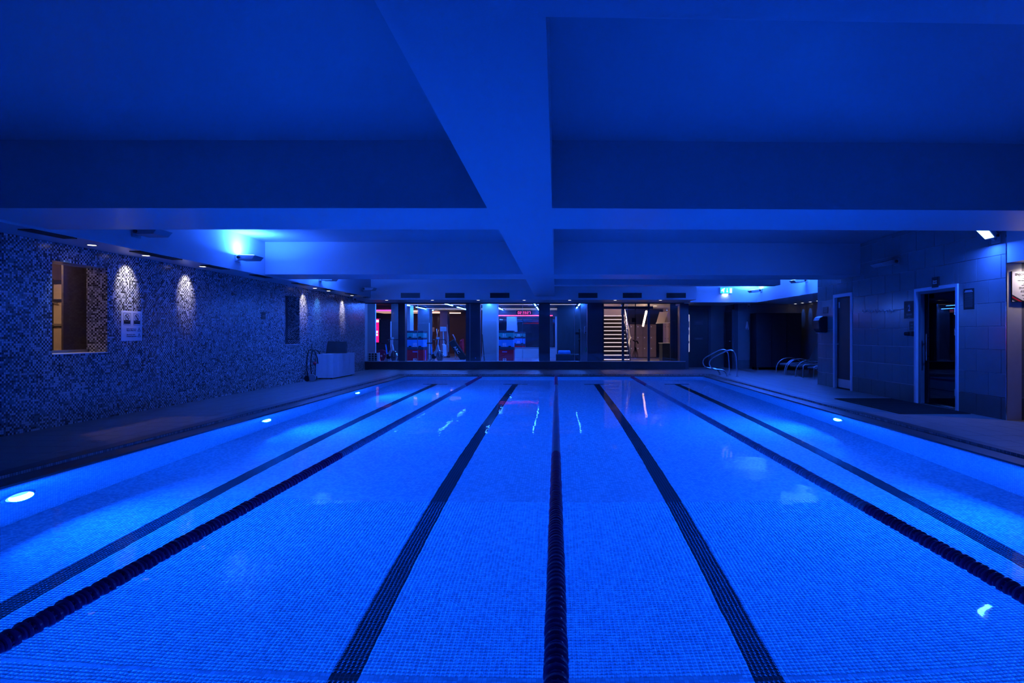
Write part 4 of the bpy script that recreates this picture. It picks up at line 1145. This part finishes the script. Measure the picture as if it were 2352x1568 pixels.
# plyometric boxes
M['boxlid'] = mk('navy_box_lid', (.05,.055,.09), rough=.5)
M['teal'] = mk('teal_box_vinyl', (.03,.42,.36), rough=.45, vary=.12)
M['bluev'] = mk('blue_box_vinyl', (.05,.35,.80), rough=.45, vary=.12)
M['redv'] = mk('red_box_vinyl', (.92,.012,.03), rough=.45, vary=.12)
M['boxtext'] = mk('white_box_print', (.9,.92,.95), rough=.5)
def plyo(x0, x1, y0, y1, z, hb, hl, mat, num, label):
    t_ = thing('plyo_box', ((x0+x1)/2, (y0+y1)/2, z), label, 'exercise box', 'stacked numbered exercise boxes')
    MB().box(x0, x1, y0, y1, z, z+hb).build('body', mat, t_, bevel=.012)
    MB().box(x0-.005, x1+.005, y0-.005, y1+.005, z+hb, z+hb+hl).build('lid', M['boxlid'], t_, bevel=.012)
    xm, ym, w_ = (x0+x1)/2, (y0+y1)/2, x1-x0
    zt = z + (.09 if hb > .2 else .10)
    for (pos, r_) in (((xm, y0-.001, zt+.03), (1,0,0)), ((xm, y1+.001, zt+.03), (-1,0,0)), ((x1+.001, ym, zt+.03), (0,1,0))):
        text(t_, num, .15, M['boxtext'], pos, r_, (0,0,1), name='number', sx=1.15, bold=.002)
        p = Vector(pos) - Vector((0,0,.10)); r3 = Vector(r_)
        m = MB()
        for u0, u1 in ((-.10,-.02),(.0,.035),(.05,.10)):
            n_ = Vector((r3.y, -r3.x, 0))
            q = [p + r3*u0, p + r3*u1, p + r3*u1 + Vector((0,0,.022)), p + r3*u0 + Vector((0,0,.022))]
            m.prism(q, n_*.002)
        m.build('small_print', M['boxtext'], t_)
    for s_ in (-.3, .3):
        MB().box(xm+w_*s_-.06, xm+w_*s_+.06, y0-.004, y0+.01, z+.005, z+.05).build('hand_slot', M['blackmatte'], t_)
        MB().box(xm+w_*s_-.06, xm+w_*s_+.06, y1-.01, y1+.004, z+.005, z+.05).build('hand_slot', M['blackmatte'], t_)
    if num == '03':
        MB().box(xm-.11, xm+.11, y0-.004, y0, z+hb-.11, z+hb-.06).build('maker_patch', mk('violet_patch', (.5,.2,.6), rough=.5), t_)
        MB().box(x1, x1+.004, ym-.10, ym+.10, z+.1, z+hb-.02).build('side_patch', mk('violet_side_patch', (.45,.15,.55), rough=.5), t_)
for (p0, p1, w) in ((934, 972.5, 'left'), (1138.5, 1179.5, 'right')):
    Yb = 26.9
    x0, x1 = wx(p0, Yb), wx(p1, Yb)
    plyo(x0, x1, Yb, Yb+.86, .0, .56, .13, M['redv'], '03', 'red exercise box numbered 03 at the bottom of the %s stack' % w)
    plyo(x0+.005, x1-.01, Yb, Yb+.84, .69, .33, .085, M['bluev'], '02', 'blue exercise box numbered 02 in the middle of the %s stack' % w)
    plyo(x0+.0, x1-.01, Yb, Yb+.84, 1.105, .22, .10, M['teal'], '01', 'teal exercise box numbered 01 on top of the %s stack' % w)

# spin bikes
M['bikepaint'] = mk('pale_bike_paint', (.62,.66,.72), rough=.3, vary=.05)
def spin_bike(x, y, rot, label):
    t_ = thing('spin_bike', (x, y, 0), label, 'exercise bike', 'spin bikes')
    R = Matrix.Translation((x, y, 0)) @ Matrix.Rotation(rot, 4, 'Z')
    def T(m): m.M = R; return m
    T(m := MB()).tube([(-.55,0,.05),(.0,0,.09),(.50,0,.05)], .035, 8); m.tube([(-.55,-.25,.03),(-.55,.25,.03)], .03, 8); m.tube([(.52,-.25,.03),(.52,.25,.03)], .03, 8); m.build('base', M['black'], t_, smooth=True)
    T(m := MB()).lathe([(.05,-.03),(.23,-.03),(.24,-.02),(.24,.02),(.23,.03),(.05,.03)], (.42,0,.32), 'y', 24); m.build('flywheel', M['steel'], t_, smooth=True)
    T(m := MB()).tube([(-.05,0,.12),(.15,0,.50),(.28,0,.82)], [.05,.045,.035], 8); m.tube([(-.32,0,.10),(-.02,0,.40),(.2,0,.58)], .045, 8); m.tube([(.28,0,.80),(.46,0,.30)], .035, 8); m.build('frame', M['bikepaint'], t_, smooth=True)
    T(m := MB()).tube([(-.12,0,.30),(-.26,0,.84)], .028, 8); m.build('seat_post', M['bluev'], t_, smooth=True)
    T(m := MB()).hexa([(-.42,-.10,.84),(-.08,-.03,.86),(-.08,.03,.86),(-.42,.10,.84),(-.42,-.11,.90),(-.06,-.03,.90),(-.06,.03,.90),(-.42,.11,.90)]); m.build('saddle', M['black'], t_, bevel=.02, smooth=True)
    T(m := MB()).tube([(.28,0,.80),(.30,0,1.02)], .028, 8); m.build('stem', M['bikepaint'], t_, smooth=True)
    T(m := MB()).tube([(.42,-.29,.83),(.50,-.29,.92),(.42,-.28,1.02),(.28,-.24,1.03),(.28,.24,1.03),(.42,.28,1.02),(.50,.29,.92),(.42,.29,.83)], .017, 8); m.build('handlebar', M['black'], t_, smooth=True)
    T(m := MB()).box(.24,.30,-.07,.07,1.04,1.13); m.build('display', M['grey'], t_, bevel=.01)
    T(m := MB()).lathe([(.10,-.05),(.12,-.03),(.12,.03),(.10,.05)], (-.02,0,.30), 'y', 18); m.build('crank_cover', M['blackmatte'], t_, smooth=True)
    for s_ in (-1, 1):
        T(m := MB()).tube([(-.02,s_*.06,.30),(-.02+s_*.13,s_*.09,.30-s_*.10)], .014, 6); m.box(-.06+s_*.13,.02+s_*.13,s_*.09,s_*.19,.285-s_*.10,.315-s_*.10); m.build('pedal', M['steel'], t_)
spin_bike(wx(893, 26), 26.0, -.75, 'spin bike at the far left gym window')
spin_bike(wx(996, 26), 26.1, -.75, 'spin bike beside the left stack of boxes')
# red disc (plate) behind left bike and rack of trays
t_ = thing('weight_plate', (wx(876.5, 27), 27, 0), 'dark red round disc leaning behind the left spin bike', 'weight plate')
MB().lathe([(.05,-.03),(.27,-.03),(.29,-.01),(.29,.01),(.27,.03),(.05,.03)], (wx(876.5, 27), 27, .29), 'y', 28).build('disc', mk('dark_red_rubber', (.30,.01,.05), rough=.5), t_, smooth=True)
MB().lathe([(.05,-.035),(.05,.035)], (wx(876.5, 27), 27, .29), 'y', 14).build('hub', M['steel'], t_, smooth=True)
for i_, a_ in enumerate((.5, 2.2)):
    MB().lathe([(.03,-.034),(.03,-.032)], (wx(876.5, 27)+.16*math.cos(a_), 27, .29+.16*math.sin(a_)), 'y', 10).build('spot', M['white'], t_)
t_ = thing('red_bag', (wx(870, 25), 25, 0), 'small bright red object on the gym floor by the rack', 'bag')
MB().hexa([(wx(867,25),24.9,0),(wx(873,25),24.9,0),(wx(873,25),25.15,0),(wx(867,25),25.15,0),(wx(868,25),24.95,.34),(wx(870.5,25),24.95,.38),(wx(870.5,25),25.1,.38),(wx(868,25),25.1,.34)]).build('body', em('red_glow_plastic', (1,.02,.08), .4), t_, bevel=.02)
MB().tube([(wx(868,25),25,.33),(wx(869.3,25),25,.44),(wx(870.5,25),25,.36)], .012, 6).build('strap', M['black'], t_, smooth=True)
Yk = YW+.5; a, b = wx(839, Yk), wx(866.5, Yk); z0, z1 = wz(831.5, Yk), wz(810.5, Yk)
t_ = thing('storage_rack', ((a+b)/2, Yk, 0), 'low rack of round openings in the left corner of the gym windows', 'rack')
MB().box(a, b, Yk, Yk+.35, 0, z1).build('case', M['pil_w'], t_, bevel=.004)
for r_ in range(4):
    for c_ in range(4):
        xx = a + (b-a)*(c_+.5)/4; zz = z0 + (z1-z0)*(r_+.5)/4
        MB().lathe([(.036,0),(.036,-.004)], (xx, Yk, zz), 'y', 12).build('opening', M['blackmatte'], t_)
t_ = thing('white_partition', (wx(850, 25.6), 25.6, 0), 'tall white partition just inside the leftmost gym window', 'partition')
MB().box(-8.6, wx(862, 25.6), 25.6, 25.7, 0, ZG+.1).build('panel', M['pil_w'], t_, bevel=.004)
MB().box(wx(862, 25.6)-.02, wx(862, 25.6)+.004, 25.59, 25.71, 0, ZG+.1).build('edge', M['frame'], t_)
# red screen
Yt = 29.5
M['screen'] = em('pink_red_screen', (1,.0,.16), 1.3); M['screenw'] = em('white_screen_print', (1,.95,.95), 1.6)
a, b = wx(862, Yt)-.9, wx(870.3, Yt)
t_ = thing('red_screen', ((a+b)/2, Yt, wz(786, Yt)), 'tall glowing red and white screen at the far left of the gym', 'screen')
MB().box(a, b+.02, Yt, Yt+.199, wz(787, Yt), wz(731, Yt)).build('case', M['black'], t_)
MB().box(a, b, Yt-.004, Yt, wz(786, Yt), wz(731.8, Yt)).build('display', M['screen'], t_)
MB().box(a, b, Yt-.006, Yt-.004, wz(740, Yt), wz(734.5, Yt)).build('white_band', M['screenw'], t_)
MB().box(b-.13, b-.05, Yt-.006, Yt-.004, wz(764.5, Yt), wz(759.5, Yt)).build('white_mark', M['screenw'], t_)
MB().box(b-.16, b-.05, Yt-.006, Yt-.004, wz(771, Yt), wz(766.5, Yt)).build('white_mark', M['screenw'], t_)
MB().box(-12, wx(898, 29.7), 29.7, 29.85, 0, 2.0).build('wall_gym_screen', M['brown'], base=False, **ST)
t_ = thing('pink_light_strip', (-9.2, 33, 2.35), 'magenta glowing ceiling strip behind the red screen', 'LED tube')
MB().box(-10.6, -8.3, 33, 33.25, 2.54, 2.62).build('diffuser', em('magenta_led', (1,.12,.85), 1.0), t_)
MB().box(-10.6, -8.3, 33, 33.25, 2.62, 2.659).build('housing', M['black'], t_)
t_ = thing('warm_ceiling_panel', (-8.6, 36, 2.6), 'warm lit ceiling raft at the back left of the gym', 'ceiling panel')
MB().box(-11, -7.0, 35, 38.5, 2.60, 2.64).build('raft', em('warm_raft', (1,.55,.42), .6), t_)
MB().box(-11.05, -6.95, 34.95, 38.55, 2.64, 2.66).build('rim', M['alu'], t_)
for k, (x, y) in enumerate(((-7.2, 36.5), (-6.5, 37.5), (-8.0, 34.2))):
    t_ = thing('warm_pendant', (x, y, 2.4), '%s warm lamp from the left at the back of the gym' % ('middle', 'right', 'left')[k] if k < 3 else '', 'ceiling lamp', 'warm lamps at the back of the gym')
    MB().box(x-.55, x+.55, y-.04, y+.04, 2.57, 2.62).build('diffuser', em('warm_tube%d' % k, (1,.62,.45), 3.0), t_)
    MB().box(x-.56, x+.56, y-.05, y+.05, 2.62, 2.66).build('housing', M['black'], t_)
    light('lamp_light', 'POINT', (x, y, 2.2), 3, (1,.55,.45), parent=t_, shadow_soft_size=.1)
# machines at the back
def trainer(x, y, rot, label, shroud, word=None):
    t_ = thing('cross_trainer', (x, y, 0), label, 'exercise machine', 'gym machines')
    R = Matrix.Translation((x, y, 0)) @ Matrix.Rotation(rot, 4, 'Z')
    def T(m): m.M = R; return m
    T(m := MB()).tube([(-.8,-.25,.05),(.8,-.25,.05)], .04, 8); m.tube([(-.8,.25,.05),(.8,.25,.05)], .04, 8); m.build('base', M['black'], t_, smooth=True)
    T(m := MB()).hexa([(-.75,-.12,.05),(-.2,-.12,.05),(-.2,.12,.05),(-.75,.12,.05),(-.7,-.1,.7),(-.45,-.1,.75),(-.45,.1,.75),(-.7,.1,.7)]); m.build('shroud', shroud, t_, bevel=.03)
    T(m := MB()).tube([(-.5,0,.6),(-.35,0,1.5)], .04, 8); m.build('mast', M['grey'], t_, smooth=True)
    T(m := MB()).box(-.42,-.36,-.18,.18,1.42,1.68); m.build('console', M['grey'], t_, bevel=.02)
    for s_ in (-1, 1):
        T(m := MB()).tube([(-.45,s_*.28,.3),(-.35,s_*.30,1.1),(-.1,s_*.30,1.55)], .02, 8); m.build('arm_lever', M['alu'], t_, smooth=True)
        T(m := MB()).tube([(-.6,s_*.2,.35),(.6,s_*.2,.28)], .03, 8); m.build('pedal_rail', M['alu'], t_, smooth=True)
        T(m := MB()).box(.2,.55,s_*.2-.08,s_*.2+.08,.31,.36); m.build('foot_plate', M['black'], t_, bevel=.01)
trainer(wx(1014, 33.2), 33.2, 2.0, 'cross trainer in front of the pinkish pillar', M['pil_w'])
trainer(wx(1000, 37), 37.0, 1.2, 'cross trainer farther back near the warm lamps', M['grey'])
t_ = thing('arc_machine', (wx(1050, 30), 30, 0), 'black inclined machine lettered ARC with a red cover', 'exercise machine')
p, q_ = Vector(at(1036, 783, 30)), Vector(at(1066, 826, 30))
d = (q_-p).normalized(); nrm = Vector((d.z, 0, -d.x))
MB().prism([p + nrm*.16, q_ + nrm*.16, q_ - nrm*.16, p - nrm*.16], (0,.3,0)).build('beam', M['black'], t_, bevel=.01)
text(t_, 'ARC', .20, M['boxtext'], tuple(Vector(at(1049, 803.5, 30)) - Vector((0,.004,0))), tuple(d), tuple(-Vector((d.z,0,-d.x))) if -d.z*0 else tuple(Vector((-d.z,0,d.x))), spacing=1.1)
MB().hexa([(wx(1050,30.5),30.4,.3),(wx(1064,30.5),30.4,.2),(wx(1064,30.5),30.9,.2),(wx(1050,30.5),30.9,.3),(wx(1057,30.5),30.4,.95),(wx(1063,30.5),30.4,1.05),(wx(1063,30.5),30.9,1.05),(wx(1057,30.5),30.9,.95)]).build('red_cover', M['redv'], t_, bevel=.03)
MB().tube([(wx(1045,30.2),30.3,.03),(wx(1045,30.2),30.3,1.0),(wx(1040,30.2),30.2,1.25)], .03, 8).build('post', M['alu'], t_, smooth=True)
# dark bench and uprights right of the middle pier
a, b = wx(1277, 27), wx(1331, 27)
t_ = thing('low_platform', ((a+b)/2, 27, 0), 'low black platform before the dark gym wall', 'platform')
MB().box(a, b, 26.9, 27.9, .0, .36).build('base', M['black'], t_, bevel=.02)
MB().box(a+.1, b-.4, 27.0, 27.8, .36, .52).build('pad', M['bluev'], t_, bevel=.03)
t_ = thing('rig_upright', (wx(1329, 25.5), 25.5, 0), 'black rig upright with a side arm right of the low platform', 'gym rig')
MB().box(wx(1329,25.5), wx(1333,25.5), 25.5, 25.58, 0, 1.5).build('post', M['black'], t_, bevel=.005)
MB().box(wx(1321,25.5), wx(1333.5,25.5), 25.48, 25.6, wz(768,25.5), wz(762,25.5)).build('arm', M['black'], t_, bevel=.005)
MB().ball(at(1331, 781, 25.45), .07, 10, 8).build('grip', M['blackmatte'], t_, smooth=True)
for k, (p0, p1, q0, q1, Yq, lab, mm) in enumerate([(1342, 1347.5, 749, 766, 24.5, 'pale blue wall dispenser beside the stair pier', M['pil_w']), (1344.5, 1347.5, 797, 808, 24.5, 'narrow green bottle holder beside the stair pier', mk('green_plastic', (.02,.5,.25), rough=.5))]):
    a, b, z0, z1 = wx(p0,Yq), wx(p1,Yq), wz(q1,Yq), wz(q0,Yq)
    t_ = thing('wall_dispenser', ((a+b)/2, Yq, z0), lab, 'dispenser')
    MB().box(a, b, Yq, Yq+.12, z0, z1).build('body', mm, t_, bevel=.02)
    MB().box(a+.02, b-.02, Yq-.02, Yq, z0+.02, z0+.06).build('outlet', M['black'], t_)
MB().box(wx(1334, 24.62), wx(1352, 24.62), 24.62, 24.75, -.03, ZG).build('wall_gym_stub', M['gymwall'], base=False, **ST)

# staircase
M['tread'] = mk('dark_stair_wood', (.10,.075,.075), rough=.5, vary=.3, scale=14)
M['nosing'] = em('lit_stair_nosing', (1,.80,.86), .85)
t_ = thing('staircase', (2.5, 26, 0), 'dark staircase with glowing white step edges behind the glass', 'staircase')
y0 = 26.0
for k in range(12):
    z = .185 + k*.18; y = y0 + k*.27
    st = MB().box(1.95, 3.18, y, y+.29, z-.18 if k == 0 else z-.19, z).build('step', M['tread'], t_)
    MB().box(1.95, 3.18, y-.02, y+.004, z-.034, z+.003).build('nosing', M['nosing'], st)
for s_, dz in ((0, .92), (1, .72), (2, .52), (3, .32)):
    MB().tube([(3.22, y0-.05, .12+dz), (3.22, y0+11*.27, 2.12+dz)], .020 if s_ == 0 else .007, 8).build('handrail' if s_ == 0 else 'rail_wire', M['steel'], t_, smooth=True)
for k in (0, 3, 6, 9):
    MB().tube([(3.22, y0+k*.27, k*.18), (3.22, y0+k*.27, k*.18+1.08)], .018, 8).build('baluster', M['steel'], t_, smooth=True)
t_ = thing('stair_lamp', (2.6, 28.5, 4.0), 'pinkish lamp lighting the head of the staircase', 'ceiling lamp')
MB().lathe([(.15,0),(.15,-.03),(.1,-.04)], (2.6, 28.5, 4.0), 'z', 18).build('diffuser', em('stair_lamp_glow', (1,.75,.8), 4), t_, smooth=True)
light('lamp_light', 'POINT', (2.6, 28.5, 3.8), 34, (1,.68,.78), parent=t_, shadow_soft_size=.1)
# lockers
M['locker'] = mk('brown_locker_laminate', (.34,.25,.22), rough=.45, vary=.1, scale=6)
Yl = 32.0
for c_ in range(4):
    a, b = wx(1446 + c_*15.3, Yl), wx(1446 + (c_+1)*15.3, Yl)
    t_ = thing('locker_column', ((a+b)/2, Yl, 0), '%s brown locker column from the staircase' % nm[c_], 'locker', 'brown lockers by the stairs')
    MB().box(a, b, Yl, Yl+.5, 0, 1.80).build('carcass', M['tread'], t_)
    for r_ in range(3):
        z0 = .05 + r_*.58
        d_ = MB().box(a+.006, b-.006, Yl-.018, Yl, z0+.004, z0+.576).build('door', M['locker'], t_, bevel=.002)
        zz = z0 + .46
        MB().lathe([(.034,0),(.034,-.03)], (a+(b-a)*(.25), Yl-.018, zz), 'y', 10).build('lock', M['frame'], d_)
for c_ in range(2):
    t_ = thing('locker_column', (6.0, 30.0+c_*.7, 0), '%s brown side locker facing the stairs' % ('nearer', 'farther')[c_], 'locker', 'side lockers by the counter')
    x_ = 5.62
    MB().box(x_, x_+.5, 29.9+c_*.75, 30.63+c_*.75, 0, 1.85).build('carcass', M['locker'], t_)
    for r_ in range(3):
        MB().box(x_-.016, x_, 29.91+c_*.75, 30.62+c_*.75, .05+r_*.6, .63+r_*.6).build('door', M['locker'], t_)
        MB().box(x_-.03, x_-.016, 30.0+c_*.75, 30.06+c_*.75, .42+r_*.6, .47+r_*.6).build('lock', M['black'], t_)
a, b = wx(1510, 30.5), wx(1540, 29)
t_ = thing('sloping_panel', (5.8, 30.2, 1.85), 'white sloping panel above the side lockers', 'panel')
MB().prism([at(1508, 741, 29.8), at(1526, 740, 29.8), at(1535, 716, 29.8), at(1515, 716, 29.8)], (0,.05,0)).build('sheet', M['pinkwall'], t_)
MB().prism([at(1507, 743, 29.8), at(1540, 741.5, 29.8), at(1540, 740, 29.8), at(1507, 741, 29.8)], (0,.08,0)).build('ledge', M['frame'], t_)
Yc = 26.2
a, b = wx(1521.5, Yc), wx(1545, Yc)
t_ = thing('reception_counter', ((a+b)/2, Yc, 0), 'dark counter with a pale top at the right end of the gym', 'counter')
MB().box(a, b, Yc, Yc+.8, 0, wz(789, Yc)).build('body', mk('petrol_counter', (.10,.16,.20), rough=.5), t_)
MB().box(a-.03, b, Yc-.03, Yc+.83, wz(789, Yc), wz(787.5, Yc)).build('top', M['frame'], t_, bevel=.004)
MB().box(wx(1540, 24.0), wx(1575, 24.0), 24.0, 24.1, -.03, 2.62).build('wall_gym_end', mk('petrol_wall', (.10,.17,.21), rough=.6), base=False, **ST)
MB().box(5.65, 7.0, 31.6, 31.7, 0, 2.62).build('wall_gym_counter', mk('beige_wall', (.50,.42,.38), rough=.6), base=False, **ST)
# suspension straps
Ys = 25.4
t_ = thing('suspension_strap', (wx(1459.5, Ys), Ys, wz(821, Ys)), 'black suspension straps hanging in front of the lockers', 'straps')
MB().box(wx(1450, Ys), wx(1461, Ys), Ys-.05, Ys+.12, wz(740, Ys), wz(730, Ys)).build('anchor', M['black'], t_, bevel=.02)
for dx in (0, 1.9):
    MB().tube([at(1458.3+dx, 738, Ys), at(1457.5+dx*1.3, 800, Ys)], .014, 6).build('strap', M['blackmatte'], t_)
for c_ in (1456.0, 1462.8):
    MB().tube([at(1459.2, 797, Ys), at(c_-1.6, 812, Ys), at(c_-2.2, 819, Ys), at(c_+2.2, 819.5, Ys), at(c_+1.6, 812, Ys), at(1459.8, 797, Ys)], .014, 6).build('loop', M['blackmatte'], t_)
MB().tube([at(1453, 780, Ys), at(1458, 784, Ys), at(1463, 783, Ys), at(1466, 789, Ys)], [.02,.03,.035,.03], 8).build('grip', M['black'], t_, smooth=True)
MB().tube([at(1459.5, 730, Ys), (wx(1459.5, Ys), Ys, 2.62)], .02, 6).build('hanger', M['black'], t_)
# warm strip light and two warm downlights
t_ = thing('warm_strip_light', at(1481, 731, 29.5), 'glowing warm strip light on the ceiling over the lockers', 'LED tube')
pa, pb = Vector((wx(1484.7, 24.9), 24.9, 2.58)), Vector((wx(1477.5, 31.9), 31.9, 2.58))
pa = Vector((wx(1484.6, 27.0), 27.0, wz(715, 27.0))); pb = Vector((wx(1477, 31.0), 31.0, wz(748, 31.0)))
MB().tube([pa, pb], .045, 10).build('diffuser', em('warm_strip', (1,.62,.42), 14), t_)
MB().tube([pa, pa + Vector((0,0,.3))], .01, 6).build('suspension', M['black'], t_)
MB().tube([pb, pb + Vector((0,0,.8))], .01, 6).build('suspension', M['black'], t_)
for k, (px, Yq) in enumerate(((1504.5, 28.6), (1519, 26.6))):
    downlight(wx(px, Yq), Yq, 2.62, ('left' if k == 0 else 'right') + ' warm downlight on the ceiling over the counter', 'warm downlights over the counter', 34, (1,.70,.52), cone=140, r=.10, bulb=M['bulb_warm'], blend=.8)
